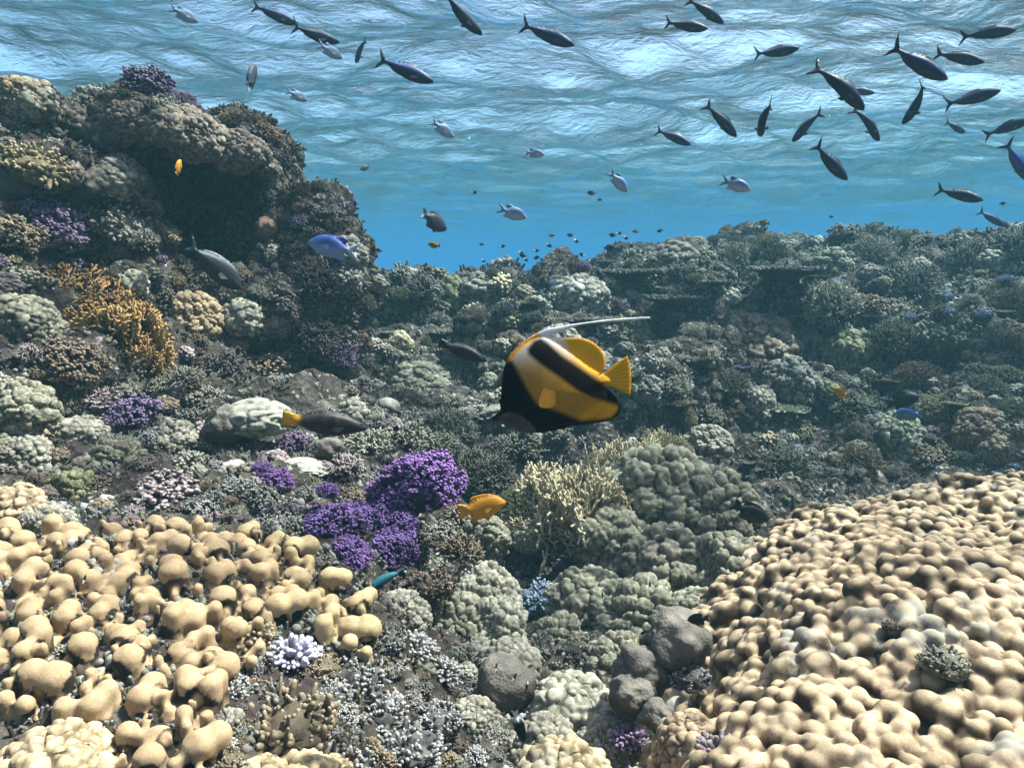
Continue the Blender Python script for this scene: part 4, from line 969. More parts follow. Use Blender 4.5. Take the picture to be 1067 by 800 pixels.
for it in FILL:
    o, kd, cc, px, py, r, grp = it
    d = np.hypot(LXY[:, 0] - px, LXY[:, 1] - py); k = int(np.argmin(d)); dx, dy = px - LXY[k, 0], py - LXY[k, 1]
    rel = ('left of' if dx < 0 else 'right of') if abs(dx) > 1.3 * abs(dy) else ('above' if dy < 0 else 'below')
    near_ = 'just ' if d[k] < 28 else ('well ' if d[k] > 75 else '')
    size = 'tiny' if r < 9 else ('small' if r < 13 else ('middling' if r < 18 else 'broad'))
    base.setdefault((f"{size} {CNAME[cc]} {TNAME[kd][1]} {near_}{rel} {LAND[k][0]}"), []).append(it)
ORD = ['', 'second ', 'third ', 'fourth ', 'fifth ', 'sixth ', 'seventh ', 'eighth ']
for b, L in base.items():
    L.sort(key=lambda i: i[3])
    for j, it in enumerate(L):
        lab = b
        if len(L) > 1: lab = b + (', leftmost' if j == 0 else (', rightmost' if j == len(L) - 1 else f', {ORD[j]}from left'))
        tag(it[0], lab, 'coral', it[6])

# low turf, rubble and coral stubs all over the rock: too many to count
rs = np.random.RandomState(31)
mini = []
for k in range(7):
    mb = MB(); nst = 6 + k
    for i in range(nst):
        a = rs.rand() * 6.283; f = math.sqrt(rs.rand()) * 0.8; o_ = np.array([f * math.cos(a), f * math.sin(a), -0.25]); dd = np.array([math.cos(a) * f * .8, math.sin(a) * f * .8, 1]) + rs.randn(3) * .35; dd /= np.linalg.norm(dd)
        h = .4 + .6 * rs.rand()
        if k % 3 == 2: mb.ball(o_ + dd * .35, .34 * (.6 + .6 * rs.rand()), 1, 1.0, .3, i)
        else: mb.tube([o_, o_ + dd * h], [.17, .13], 5, 0, 1)
    Vm, qm, tm, tipm = mb.arrays(); tm = np.vstack([tm, qm[:, [0, 1, 2]], qm[:, [0, 2, 3]]]) if len(qm) else tm
    mini.append((Vm, tm, tipm))
SV, ST, SCOL = [], [], []; off = 0
PAL = 0.6 * np.array([(.34, .32, .28), (.24, .20, .15), (.14, .10, .08), (.30, .28, .20), (.42, .40, .36), (.20, .13, .13), (.24, .25, .19), (.50, .48, .45)])
for (Vr, Fr), cnt, smin, smax in ((BV[0], 15000, .009, .034), (BV[1], 3600, .012, .04), (BV[2], 4200, .016, .055)):
    Fq = np.array(Fr); cen = Vr[Fq].mean(1); nn = np.cross(Vr[Fq[:, 2]] - Vr[Fq[:, 0]], Vr[Fq[:, 3]] - Vr[Fq[:, 1]]); ar = np.linalg.norm(nn, axis=1) + 1e-12; nn /= ar[:, None]
    dist = np.linalg.norm(cen, axis=1); wgt = ar * (cen[:, 1] > .5) * (cen[:, 1] < 7.2) * (np.abs(cen[:, 0]) < .75 * cen[:, 1] + .3) / np.maximum(dist, 1) ** 1.1
    pick = rs.choice(len(Fq), cnt, p=wgt / wgt.sum())
    pn = fbm(cen[pick], 2.2, 3, 12); 
    for i, fi in enumerate(pick):
        cc_ = Vector(cen[fi]); dd_ = cc_.dot(FWD); qx, qy = 533.5 + F * cc_.x / dd_, 400 - F * cc_.dot(UPV) / dd_
        if any((qx - x) ** 2 + (qy - y) ** 2 < (q * .8) ** 2 for x, y, q in DARK + FD): continue
        Vm, tm, tipm = mini[rs.randint(7)]; n_ = nn[fi] if nn[fi][2] > -0.2 else -nn[fi]
        if BV[0][0] is not Vr: n_ = nn[fi]
        z_ = n_ * .6 + np.array([0, 0, .5]) + rs.randn(3) * .15; z_ /= np.linalg.norm(z_)
        x_ = np.cross(z_, rs.randn(3)); x_ /= np.linalg.norm(x_); y_ = np.cross(z_, x_)
        s_ = smin * (smax / smin) ** rs.rand() * (0.7 + 0.12 * dist[fi])
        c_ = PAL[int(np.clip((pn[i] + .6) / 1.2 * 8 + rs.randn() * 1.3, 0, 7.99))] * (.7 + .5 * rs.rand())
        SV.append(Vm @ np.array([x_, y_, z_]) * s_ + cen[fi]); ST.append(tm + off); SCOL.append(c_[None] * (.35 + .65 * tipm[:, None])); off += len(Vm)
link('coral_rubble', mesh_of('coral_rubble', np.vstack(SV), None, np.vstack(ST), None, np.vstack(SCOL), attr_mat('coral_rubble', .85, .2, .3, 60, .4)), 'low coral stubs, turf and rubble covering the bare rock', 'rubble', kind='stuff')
# ------------------------------------------------------------------ fish
def chaikin(P, it=2, sharp=()):
    P = [np.array(p, float) for p in P]; S = [i in sharp for i in range(len(P))]
    for _ in range(it):
        Q, T2 = [], []
        n = len(P)
        for i in range(n):
            a, b = P[i], P[(i + 1) % n]
            if S[i]: Q.append(a); T2.append(True)
            else: Q.append(a * 0.75 + b * 0.25); T2.append(False)
            if not S[(i + 1) % n]: Q.append(a * 0.25 + b * 0.75); T2.append(False)
        P, S = Q, T2
    return np.array(P)

def resample(P, step):
    n = len(P); out = []
    for i in range(n):
        a, b = P[i], P[(i + 1) % n]; L = np.linalg.norm(b - a); k = max(1, int(round(L / step)))
        for j in range(k): out.append(a + (b - a) * j / k)
    return np.array(out)

def inflate(name, outline, body, thick, step, colf, mat, fin=0.006, extra=None):
    """one closed fish body: the side view outline with its fins, swelling to its full thickness inside 'body'.
    outline, body: 2D, head towards +x. extra: pectoral fins as (root point, outline, angle) sheets in the same mesh."""
    O = resample(outline, step)
    lo, hi = O.min(0), O.max(0)
    g = np.stack(np.meshgrid(np.arange(lo[0], hi[0], step), np.arange(lo[1], hi[1], step)), -1).reshape(-1, 2)
    g[1::2] += (0, 0.37 * step)
    g = g[inside(outline, g)]; g = g[edist(outline, g) > step * 0.55]
    allp = [Vector(p) for p in np.vstack([O, g])]; n = len(O)
    v2, e2, f2, ov, _, _ = delaunay_2d_cdt(allp, [(i, (i + 1) % n) for i in range(n)], [], 1, 1e-7)
    P = np.array([v[:] for v in v2]); tris = np.array([list(f) for f in f2 if len(f) == 3], np.int32)
    cen = P[tris].mean(1); tris = tris[inside(outline, cen)]
    dO = edist(outline, P); inb = inside(body, P); dB = np.where(inb, edist(body, P), 0)
    edge = dO < step * 0.2
    D = dB.max() * 0.95
    x = np.clip(dB / D, 0, 1)
    th = thick * np.sqrt(np.clip(1 - (1 - x) ** 2.0, 0, 1)) ** 0.9 + fin * np.clip(dO / (2.5 * step), 0, 1)
    # narrower towards the tail
    th[edge] = 0
    A = np.column_stack([P[:, 0], th, P[:, 1]]); Bk = np.column_stack([P[:, 0], -th, P[:, 1]])
    idx = np.arange(len(P)) + len(P); idx[edge] = np.where(edge)[0]
    V = np.vstack([A, Bk]); t2 = idx[tris][:, ::-1]
    tall = np.vstack([tris[:, ::-1], t2[:, ::-1][:, ::-1][:, ::-1]]) if False else np.vstack([tris, t2])
    # front sheet has +y: orient outward
    a = V[tall[0, 1]] - V[tall[0, 0]]; b = V[tall[0, 2]] - V[tall[0, 0]]
    if np.cross(a, b)[1] < 0: tall = tall[:, ::-1]
    c = colf(P); C = np.vstack([c, c])
    used = np.unique(tall); mp_ = -np.ones(len(V), int); mp_[used] = np.arange(len(used))
    V, C, tall = V[used], C[used], mp_[tall]
    for (ol, off, tilt, ccol) in (extra or []):
        for sgn in (1, -1):
            E = resample(np.array(ol, float), step); k = len(E); cx = E.mean(0)
            root = np.array(ol[0], float)
            def lift(Q): return np.abs(np.linalg.norm(Q - root, axis=1)) * math.sin(tilt) + off
            pts = np.vstack([E, E * 0.5 + cx * 0.5, cx[None]])
            y = lift(pts) * sgn
            VV = np.column_stack([pts[:, 0], y, pts[:, 1]]); VV2 = VV + (0, 0.004 * sgn, 0)
            tr_ = []
            for i in range(k):
                j = (i + 1) % k
                tr_ += [(i, j, k + j), (i, k + j, k + i), (k + i, k + j, 2 * k)]
            tr_ = np.array(tr_); m_ = len(VV)
            tr2 = np.vstack([tr_, tr_[:, ::-1] + m_])
            if sgn < 0: tr2 = tr2[:, ::-1]
            base = len(V)
            V = np.vstack([V, VV, VV2]); rc = np.ones(m_); rc[:k][::2] = .62; rc[k:2 * k][::2] = .7; C = np.vstack([C, np.tile(np.asarray(ccol)[None] * rc[:, None], (2, 1))]); tall = np.vstack([tall, tr2 + base])
    return mesh_of(name, V, None, tall, None, C, mat)

FM = attr_mat('fish_skin', 0.48, 0.2, 0.12, 60.0, 0.12)
def solid(name, c, rough=0.2):
    m, t, n, l = M(name); o = n.new('ShaderNodeOutputMaterial'); p = n.new('ShaderNodeBsdfPrincipled')
    p.inputs['Base Color'].default_value = tuple(c) + (1,); p.inputs['Roughness'].default_value = rough; l.new(p.outputs[0], o.inputs['Surface']); return m
EYE = solid('fish_eye', (0.004, 0.004, 0.005), 0.12); EYER = solid('fish_eye_ring', (0.30, 0.26, 0.16), 0.3)
def eye_mesh(ring):
    V, t = ico(2); return mesh_of('eye', V * (1, 0.35, 1), None, t, mat=ring)
EYEM = eye_mesh(EYE); RINGM = eye_mesh(EYER)
def mixc(a, b, f): f = np.asarray(f)[:, None]; return np.asarray(a) * (1 - f) + np.asarray(b) * f

# --- side views, one unit long, head at +x
def symo(top, tailx, bot): return top, bot
FUS = chaikin([(.5, .0), (.44, .045), (.33, .085), (.15, .105), (.12, .125), (0, .12), (-.16, .085), (-.28, .045), (-.37, .02), (-.43, .06), (-.55, .17), (-.50, .05), (-.455, 0), (-.50, -.06), (-.54, -.165), (-.43, -.055), (-.37, -.02), (-.27, -.05), (-.24, -.075), (-.1, -.095), (.1, -.115), (.3, -.095), (.44, -.045)], 2, (0, 10, 14))
FUSB = chaikin([(.5, .0), (.44, .042), (.33, .078), (.15, .098), (0, .092), (-.2, .055), (-.37, .02), (-.42, 0), (-.37, -.02), (-.2, -.058), (0, -.098), (.2, -.105), (.33, -.085), (.44, -.042)], 2, (0,))
def fus_col(back, stripe, belly):
    def f(P):
        c = mixc(belly, back, sstep(-.05, .03, P[:, 1])); s = np.exp(-((P[:, 1] - .045 - 0.02 * P[:, 0]) / .018) ** 2) * sstep(-.36, -.25, P[:, 0])
        c = mixc(c, stripe, s * .9); return mixc(c, (.01, .01, .02), sstep(-.4, -.5, P[:, 0]) * .6)
    return f
def bend(me, k):
    q = me.copy(); a = np.zeros(len(q.vertices) * 3, np.float32); q.vertices.foreach_get('co', a); a = a.reshape(-1, 3)
    x = np.clip(.15 - a[:, 0], 0, 1); a[:, 1] += k * x ** 2; q.vertices.foreach_set('co', a.ravel()); q.update(); return q
fus_ex = [([(.24, -.02), (.10, -.045), (.08, -.09), (.14, -.085)], .05, .35, (.03, .04, .09))]
FUSM = [inflate('fusilier', FUS, FUSB, .062, .022, fus_col(b, s, w_), FM, .005, fus_ex) for b, s, w_ in
        [((.008, .012, .042), (.025, .06, .30), (.016, .022, .05)), ((.006, .009, .026), (.014, .035, .13), (.012, .016, .032)), ((.02, .05, .22), (.05, .14, .6), (.05, .07, .2))]]
# chromis: deep body, deeply forked tail with long points
CHR = chaikin([(.5, -.01), (.42, .09), (.28, .19), (.08, .235), (-.10, .215), (-.20, .25), (-.33, .20), (-.25, .10), (-.30, .05), (-.40, .10), (-.62, .24), (-.48, .05), (-.42, 0), (-.48, -.06), (-.60, -.22), (-.40, -.10), (-.30, -.05), (-.25, -.10), (-.34, -.21), (-.20, -.24), (-.08, -.21), (.02, -.25), (.10, -.22), (.26, -.19), (.42, -.10)], 2, (0, 10, 14))
CHRB = chaikin([(.5, -.01), (.42, .085), (.28, .175), (.08, .215), (-.12, .165), (-.27, .07), (-.36, .045), (-.36, -.045), (-.27, -.07), (-.12, -.165), (.1, -.205), (.28, -.175), (.42, -.09)], 2, (0,))
def two(back, belly, tailc, z0=-.1, z1=.12):
    def f(P):
        c = mixc(belly, back, sstep(z0, z1, P[:, 1])); return mixc(c, tailc, sstep(-.28, -.38, P[:, 0]))
    return f
chr_ex = lambda c: [([(.20, -.01), (.06, .03), (.02, -.06), (.08, -.09)], .085, .3, c)]
CHM = [inflate('chromis', CHR, CHRB, .09, .03, two((.06, .11, .24), (.32, .37, .44), (.12, .16, .24)), FM, .006, chr_ex((.3, .35, .45))),
       inflate('chromis', CHR, CHRB, .09, .03, two((.03, .06, .26), (.20, .27, .48), (.42, .46, .56)), FM, .006, chr_ex((.3, .4, .6))),
       inflate('chromis', CHR, CHRB, .09, .03, two((.02, .022, .04), (.05, .052, .075), (.04, .042, .06)), FM, .006, chr_ex((.03, .03, .05)))]
# rounder damselfish with a broad fan tail
DAM = chaikin([(.5, .0), (.43, .10), (.30, .20), (.10, .27), (-.08, .27), (-.24, .25), (-.27, .14), (-.30, .085), (-.38, .13), (-.54, .19), (-.50, .06), (-.47, 0), (-.50, -.06), (-.54, -.18), (-.38, -.12), (-.30, -.085), (-.26, -.14), (-.26, -.27), (-.12, -.26), (.02, -.24), (.06, -.33), (.14, -.24), (.30, -.18), (.43, -.09)], 2, (0, 10, 14))
DAMB = chaikin([(.5, .0), (.43, .09), (.30, .175), (.08, .225), (-.14, .18), (-.27, .09), (-.36, .06), (-.36, -.06), (-.27, -.09), (-.14, -.175), (.08, -.215), (.30, -.16), (.43, -.08)], 2, (0,))
def flat(c, c2=None, z0=-.1, z1=.15):
    return lambda P: mixc(c2 or c, c, sstep(z0, z1, P[:, 1]))
def twotone(front, rear, x0): return lambda P: mixc(front, rear, sstep(x0 + .04, x0 - .04, P[:, 0]))
dex = lambda c: [([(.18, -.02), (.04, .03), (.0, -.06), (.06, -.10)], .10, .3, c)]
DMM = {'orange': inflate('damselfish', DAM, DAMB, .095, .03, flat((.50, .21, .015), (.58, .26, .02)), FM, .006, dex((.6, .28, .03))),
       'olive': inflate('damselfish', DAM, DAMB, .095, .03, flat((.22, .16, .04)), FM, .006, dex((.2, .15, .05))),
       'black': inflate('damselfish', DAM, DAMB, .095, .03, flat((.006, .006, .008)), FM, .006, dex((.01, .01, .01))),
       'slate': inflate('damselfish', DAM, DAMB, .095, .03, lambda P: mixc(flat((.03, .035, .06), (.05, .055, .085))(P), (.6, .62, .66), sstep(-.40, -.46, P[:, 0]) * sstep(.05, -.05, P[:, 1])), FM, .006, dex((.03, .03, .05))),
       'halfwhite': inflate('damselfish', DAM, DAMB, .095, .03, twotone((.008, .008, .010), (.62, .62, .62), -.18), FM, .006, dex((.01, .01, .01))),
       'striped': inflate('damselfish', DAM, DAMB, .095, .03, lambda P: mixc((.45, .47, .40), (.02, .02, .03), sstep(-.2, .2, np.sin(P[:, 0] * 38))), FM, .006, None),
       'paleblue': inflate('damselfish', DAM, DAMB, .095, .03, flat((.05, .11, .24), (.12, .20, .32)), FM, .006, dex((.2, .3, .5)))}
# wrasse, cigar shaped with a paddle tail
WRA = chaikin([(.5, -.03), (.47, .0), (.40, .05), (.25, .105), (.20, .125), (.0, .145), (-.18, .12), (-.26, .075), (-.34, .06), (-.42, .085), (-.5, .095), (-.5, -.085), (-.42, -.075), (-.34, -.06), (-.24, -.085), (-.10, -.14), (.08, -.15), (.25, -.13), (.40, -.085), (.47, -.055)], 2, (0, 10, 11))
WRAB = chaikin([(.5, -.03), (.47, .0), (.40, .045), (.25, .095), (.0, .125), (-.2, .085), (-.38, .05), (-.38, -.05), (-.2, -.09), (.05, -.13), (.25, -.115), (.40, -.08), (.47, -.055)], 2, (0,))
def wra_col(P):
    c = mixc((.018, .011, .010), (.06, .042, .035), np.exp(-((P[:, 0] - .12) / .018) ** 2) * .9 * sstep(-.1, .08, P[:, 1]))
    c = mixc(c, (.055, .04, .034), np.exp(-((P[:, 0] + .02) / .025) ** 2) * .8 * sstep(-.1, .08, P[:, 1]))
    c = mixc(c, (.04, .028, .025), (sstep(.2, .8, vnoise(np.column_stack([P, P[:, :1] * 0]), 22, 3)) * .6))
    return mixc(c, (.55, .27, .015), sstep(-.27, -.36, P[:, 0]))
WRAM = inflate('wrasse', WRA, WRAB, .075, .018, wra_col, FM, .005, [([(.22, -.03), (.08, -.015), (.06, -.075), (.14, -.09)], .07, .3, (.05, .035, .02))])
DKM = inflate('wrasse', WRA, WRAB, .08, .025, flat((.007, .004, .006)), FM, .006, None)
TEALM = inflate('wrasse', WRA, WRAB, .075, .025, lambda P: mixc((.008, .06, .10), (.02, .14, .17), sstep(-.05, .05, P[:, 1])), FM, .006, None)
# surgeonfish
SUR = chaikin([(.5, -.06), (.46, .03), (.36, .12), (.2, .18), (-.05, .19), (-.25, .14), (-.36, .05), (-.39, .025), (-.46, .09), (-.6, .2), (-.52, .05), (-.48, 0), (-.52, -.05), (-.58, -.17), (-.46, -.08), (-.39, -.025), (-.36, -.05), (-.25, -.15), (-.05, -.2), (.2, -.2), (.36, -.17), (.46, -.11)], 2, (0, 9, 13))
SURB = chaikin([(.5, -.06), (.46, .02), (.36, .10), (.2, .155), (-.05, .15), (-.27, .08), (-.41, .02), (-.41, -.02), (-.27, -.09), (-.05, -.165), (.2, -.175), (.36, -.15), (.46, -.105)], 2, (0,))
SURM = inflate('surgeonfish', SUR, SURB, .07, .022, lambda P: mixc(mixc((.014, .017, .025), (.028, .032, .042), sstep(.2, .7, np.sin(P[:, 1] * 90 + 2 * np.sin(P[:, 0] * 4)))), (.16, .17, .2), sstep(.13, .17, P[:, 1]) * .7), FM, .005, [([(.24, -.06), (.08, -.04), (.06, -.10), (.14, -.13)], .07, .35, (.2, .19, .17))])

frng = np.random.RandomState(9)
def fish(name, me, px, py, lpx, ang, length, label, cat='fish', group=None, yaw=0.0, roll=0.0, d=None, eyes=None, wide=1.0, tall=1.0):
    """ang: heading in the picture plane, degrees anticlockwise from rightwards; yaw: degrees the head turns away from the camera"""
    cosy = max(0.25, math.cos(R(yaw)))
    d = length * cosy * F / lpx if d is None else d
    o = bpy.data.objects.new(name, me); COL.objects.link(o)
    p = at(px, py, d); s = lpx * d / F / cosy
    view = ray(px, py).normalized(); ri = RGT - view * RGT.dot(view); ri.normalize(); up = ri.cross(view)
    X_ = (ri * math.cos(R(ang)) + up * math.sin(R(ang))) * math.cos(R(yaw)) + view * math.sin(R(yaw))
    zup = Vector((0, 0, 1)) if abs(X_.z) < 0.93 else view * -1
    Y_ = zup.cross(X_).normalized(); Z_ = X_.cross(Y_)
    m3 = Matrix((X_, Y_, Z_)).transposed()
    o.rotation_mode = 'QUATERNION'; o.rotation_quaternion = m3.to_quaternion() @ Quaternion((1, 0, 0), R(roll))
    o.location = p; o.scale = (s, s * wide, s * tall)
    tag(o, label, cat, group)
    if eyes:
        ex, ez, ey, er = eyes
        for sg in (1, -1):
            e = bpy.data.objects.new('eye', RINGM if er > 0.02 else EYEM); COL.objects.link(e); e.parent = o
            e.location = (ex, sg * ey, ez); e.scale = (er, er, er)
            if er > 0.02:
                q = bpy.data.objects.new('pupil', EYEM); COL.objects.link(q); q.parent = e; q.location = (0, sg * 0.12, 0); q.scale = (0.68, 0.85, 0.68)
    return o
FUSV = [[m_, bend(m_, .28), bend(m_, -.28), bend(m_, .5)] for m_ in FUSM]
EF = (.42, .022, .030, .016)
GF = 'blue fusiliers schooling under the surface'
for (px, py, L, ang, yaw, v, lab) in [
    (288, 16, 46, -22, 8, 0, 'dark blue fusilier leading a pair under a bright patch near the top edge'),
    (330, 37, 48, -17, 5, 1, 'dark blue fusilier just behind and below the pair leader'),
    (424, 74, 60, -22, 0, 0, 'large dark blue fusilier under the bright surface patch, blue line on its back'),
    (482, 17, 55, -42, 15, 1, 'dark fusilier diving from the middle of the top edge'),
    (572, 37, 58, -20, 5, 0, 'dark blue fusilier beside the brightest ripples in the middle'),
    (737, 12, 44, -33, 12, 1, 'dark fusilier touching the top edge, upper one of a pair'),
    (716, 27, 44, -8, 5, 1, 'slim dark fusilier just below its diving neighbour at the top'),
    (810, 54, 44, 9, 5, 1, 'lone dark fusilier swimming slightly upward below a white streak'),
    (879, 91, 66, -44, 18, 1, 'largest dark fusilier overlapping two others, fork tail raised'),
    (896, 95, 30, -8, 10, 1, 'fusilier half hidden behind the largest dark fusilier'),
    (907, 130, 40, -58, 30, 1, 'narrow dark fusilier at the head of the overlapping trio'),
    (958, 67, 66, -27, 0, 0, 'large fusilier with blue back near the upper corner'),
    (1001, 60, 47, -12, 5, 1, 'dark fusilier in front of a white streak behind the large blue one'),
    (1031, 34, 48, 5, 8, 1, 'topmost dark fusilier in the upper corner'),
    (1014, 102, 50, 17, 5, 1, 'dark fusilier swimming upward below the large blue one'),
    (955, 110, 44, -118, 25, 1, 'curved dark fusilier heading steeply downward beneath the large blue one'),
    (838, 133, 36, -125, 35, 1, 'small dark fusilier turning downward beside the middle ripples'),
    (794, 126, 32, -90, 55, 1, 'foreshortened dark fusilier pointing straight down'),
    (753, 126, 46, -46, 10, 1, 'dark fusilier diving beside the foreshortened one'),
    (703, 143, 38, -24, 5, 1, 'slim fusilier alone below the bright central ripples'),
    (866, 170, 50, -44, 5, 1, 'dark fusilier diving alone in open water above the back wall'),
    (996, 133, 22, -30, 40, 1, 'smallest fusilier, short and foreshortened'),
    (1051, 132, 42, 22, 5, 1, 'dark fusilier at the edge swimming upward'),
    (1001, 203, 44, -15, 5, 1, 'dark fusilier low in the water above the end of the back wall'),
    (1034, 228, 30, -30, 10, 0, 'lowest small blue fusilier just over the back wall crest'),
    (1062, 171, 52, -50, 5, 2, 'bright blue fusilier cut by the edge'),
    (374, 54, 24, -108, 45, 0, 'thin silvery fusilier seen edge on beside the bright patch')]:
    fish('fusilier', FUSV[v][int(px) % 4], px, py, L, ang, .19, lab, group=GF, yaw=yaw, eyes=EF, wide=1.1, tall=1.22)
EC = (.38, .03, .048, .024)
GC = 'silvery chromis in open water'
for (px, py, L, ang, yaw, v, Ln, lab) in [
    (193, 16, 28, -28, 10, 0, .10, 'silvery chromis at the top left below the ripples'), (345, 54, 26, -30, 15, 0, .10, 'pale chromis beside the bright surface patch'), (310, 100, 22, -25, 20, 0, .09, 'pale chromis against ripples above the outcrop corner'),
    (462, 135, 27, -35, 10, 0, .10, 'silver chromis with spread fins in the upper middle'), (558, 160, 20, -5, 10, 0, .09, 'faint pale chromis high in the middle water'), (645, 190, 27, -48, 5, 0, .10, 'brightest white chromis diving in the middle water'),
    (768, 193, 30, -18, 5, 0, .10, 'silver chromis with streaming tail beneath the fusiliers'), (535, 222, 30, -18, 5, 0, .10, 'grey blue chromis above the tiny fish shoal')]:
    fish('chromis', CHM[v], px, py, L, ang, Ln, lab, group=GC, yaw=yaw, eyes=EC)
fish('chromis', CHM[1], 346, 257, 50, 168, .12, 'blue backed chromis with white forked tail beside the outcrop arm', yaw=10, d=2.35, eyes=EC)
fish('damselfish', DMM['slate'], 262, 80, 24, 65, .12, 'dark slate damselfish hovering above the outcrop', yaw=50, eyes=EC)
fish('damselfish', DMM['slate'], 453, 231, 30, -35, .12, 'dark slate damselfish with white tail edge in open water', yaw=35, eyes=EC)
fish('damselfish', DMM['olive'], 452, 255, 13, 170, .06, 'small olive yellow damselfish under the dark slate one', yaw=10)
fish('damselfish', DMM['striped'], 380, 175, 11, 200, .07, 'tiny striped damselfish near the outcrop arm tip', yaw=10)
fish('damselfish', DMM['black'], 400, 298, 22, 12, .12, 'dark damselfish before the gap between outcrop and back wall', yaw=10)
fish('wrasse', DKM, 483, 366, 54, -20, .16, 'dark maroon wrasse gliding left of the bannerfish', yaw=0, eyes=(.40, .02, .06, .012), wide=1.0)
fish('wrasse', WRAM, 340, 440, 88, -5, .20, 'brown barred wrasse with a yellow tail', yaw=5, eyes=(.40, .015, .052, .014))
fish('damselfish', DMM['orange'], 503, 528, 50, 12, .11, 'orange damselfish beside the large purple coral', yaw=10, d=1.55, eyes=(.38, .04, .052, .026))
fish('damselfish', DMM['orange'], 876, 409, 17, 150, .08, 'orange damselfish in front of the far back wall', yaw=30)
fish('damselfish', DMM['orange'], 318, 368, 17, 170, .08, 'orange damselfish by the foot of the outcrop', yaw=10)
fish('damselfish', DMM['orange'], 412, 430, 12, 80, .06, 'small upright orange damselfish right of the wrasse', yaw=30)
fish('damselfish', DMM['orange'], 186, 174, 16, 70, .08, 'orange damselfish in the shadow of the overhang', yaw=30, d=2.55)
fish('damselfish', DMM['orange'], 247, 328, 11, 0, .06, 'tiny orange damselfish below the surgeonfish', yaw=10)
fish('damselfish', DMM['orange'], 295, 222, 12, -20, .06, 'tiny orange damselfish above the rusty dome coral', yaw=20)
fish('surgeonfish', SURM, 226, 278, 64, -40, .20, 'slate grey surgeonfish diving along the outcrop wall', yaw=10, d=2.35, eyes=(.38, .02, .055, .018))
fish('damselfish', DMM['black'], 783, 534, 38, -28, .10, 'black damselfish between the lobed bank and the sandy boulder', yaw=15, d=1.95)
fish('damselfish', DMM['black'], 941, 417, 32, 15, .14, 'black damselfish in front of the far reef wall', yaw=10, d=3.3)
fish('damselfish', DMM['paleblue'], 947, 431, 26, 175, .10, 'pale blue damselfish just under the black one', yaw=10, d=3.2)
fish('wrasse', TEALM, 397, 605, 40, 30, .10, 'teal wrasse tilting up below the lowest purple coral', yaw=10, d=1.68)
fish('damselfish', DMM['black'], 727, 645, 22, 185, .07, 'black damselfish hovering over the leathery folds', yaw=20, d=1.34, eyes=EC)
fish('damselfish', DMM['halfwhite'], 541, 757, 32, -72, .07, 'black and white damselfish largest at the bottom centre', yaw=15, d=1.22)
GH = 'tiny half white damselfish among the corals'
for (px, py, L, ang, lab) in [(677, 610, 10, 80, 'tiny half white damselfish on the middle bank'), (607, 643, 10, 80, 'tiny half white damselfish at the cleft edge'), (628, 621, 9, 95, 'tiny half white damselfish just above the cleft edge one'), (674, 661, 14, 170, 'tiny half white damselfish beside the topmost leathery lump'),
                          (579, 669, 10, 30, 'tiny half white damselfish deep in the cleft mouth'), (603, 689, 11, 150, 'tiny half white damselfish above the pale knobbed boulder'), (517, 695, 9, 80, 'tiny half white damselfish over the leathery dome top'), (536, 705, 10, 60, 'tiny half white damselfish in front of the leathery dome'), (549, 714, 12, 260, 'tiny half white damselfish on the shaded side of the leathery dome'),
                          (414, 446, 10, 200, 'tiny half white damselfish below the small upright orange one'), (281, 479, 10, 120, 'tiny half white damselfish above the small purple coral'), (270, 560, 11, 95, 'tiny half white damselfish at the back of the tan knobs'), (590, 680, 10, 20, 'tiny half white damselfish near the cleft bottom'), (710, 645, 10, 190, 'tiny half white damselfish next to the black one'),
                          (420, 597, 12, 200, 'tiny half white damselfish behind the teal wrasse'), (690, 745, 10, 30, 'tiny half white damselfish by the round grey knob'), (352, 530, 9, 90, 'tiny half white damselfish on the purple coral'), (88, 603, 9, 80, 'tiny half white damselfish over the tan knobs')]:
    pp, nn = seat(px, py); dd = min(1.9, (pp.dot(FWD) if pp else 1.5)) * 0.86
    fish('damselfish', DMM['halfwhite'], px, py, L, ang, .04, lab, group=GH, yaw=20, d=dd)
# the tiny shoal above the back wall
zs = [(406, 349), (479, 355), (412, 406), (412, 425), (496, 406), (543, 377), (549, 388), (597, 370), (640, 352), (597, 395), (617, 404), (653, 383), (672, 400), (712, 398), (735, 337), (657, 426), (668, 441), (699, 381), (860, 317), (884, 310), (907, 326), (1025, 302), (930, 355), (965, 376), (575, 443), (380, 168), (560, 402), (640, 470), (755, 385), (700, 430)]
for k, (zx, zy) in enumerate(zs):
    px, py = 380 + zx / 3.334, 150 + zy / 3.334
    fish('damselfish', DMM['halfwhite' if k % 3 else 'black'], px, py, 5.2 + 2.2 * frng.rand(), [170, 10, -30, 200, 150, -10][k % 6], .05, None, group='tiny shoal of dark damselfish above the back wall', yaw=frng.rand() * 30)
SHOAL = [o for o in SC.objects if o.get('group') == 'tiny shoal of dark damselfish above the back wall']
for o in SHOAL: tag(o, 'tiny dark damselfish in the shoal above the back wall crest')
for (px, py, L, v, lab) in [(575, 245, 7, 'olive', 'tiny olive damselfish at the top of the shoal'), (594, 245, 7, 'slate', 'tiny slate damselfish beside the olive one'), (662, 241, 7, 'olive', 'tiny olive damselfish right of the shoal'), (635, 258, 12, 'slate', 'slate damselfish close to the back wall crest'), (616, 201, 9, 'slate', 'faint slate damselfish high above the shoal'), (625, 208, 6, 'slate', 'faint tiny slate damselfish under its larger neighbour'),
                            (796, 232, 11, 'olive', 'olive damselfish over the back wall crest'), (756, 238, 8, 'orange', 'small orange damselfish over the back wall crest'), (866, 226, 5, 'black', 'speck of a black damselfish above the rounded coral head'), (1045, 212, 6, 'black', 'speck of a black damselfish beside the lowest blue fusilier')]:
    fish('damselfish', DMM[v], px, py, L, 10 if px % 2 else 170, .05, lab, yaw=15)

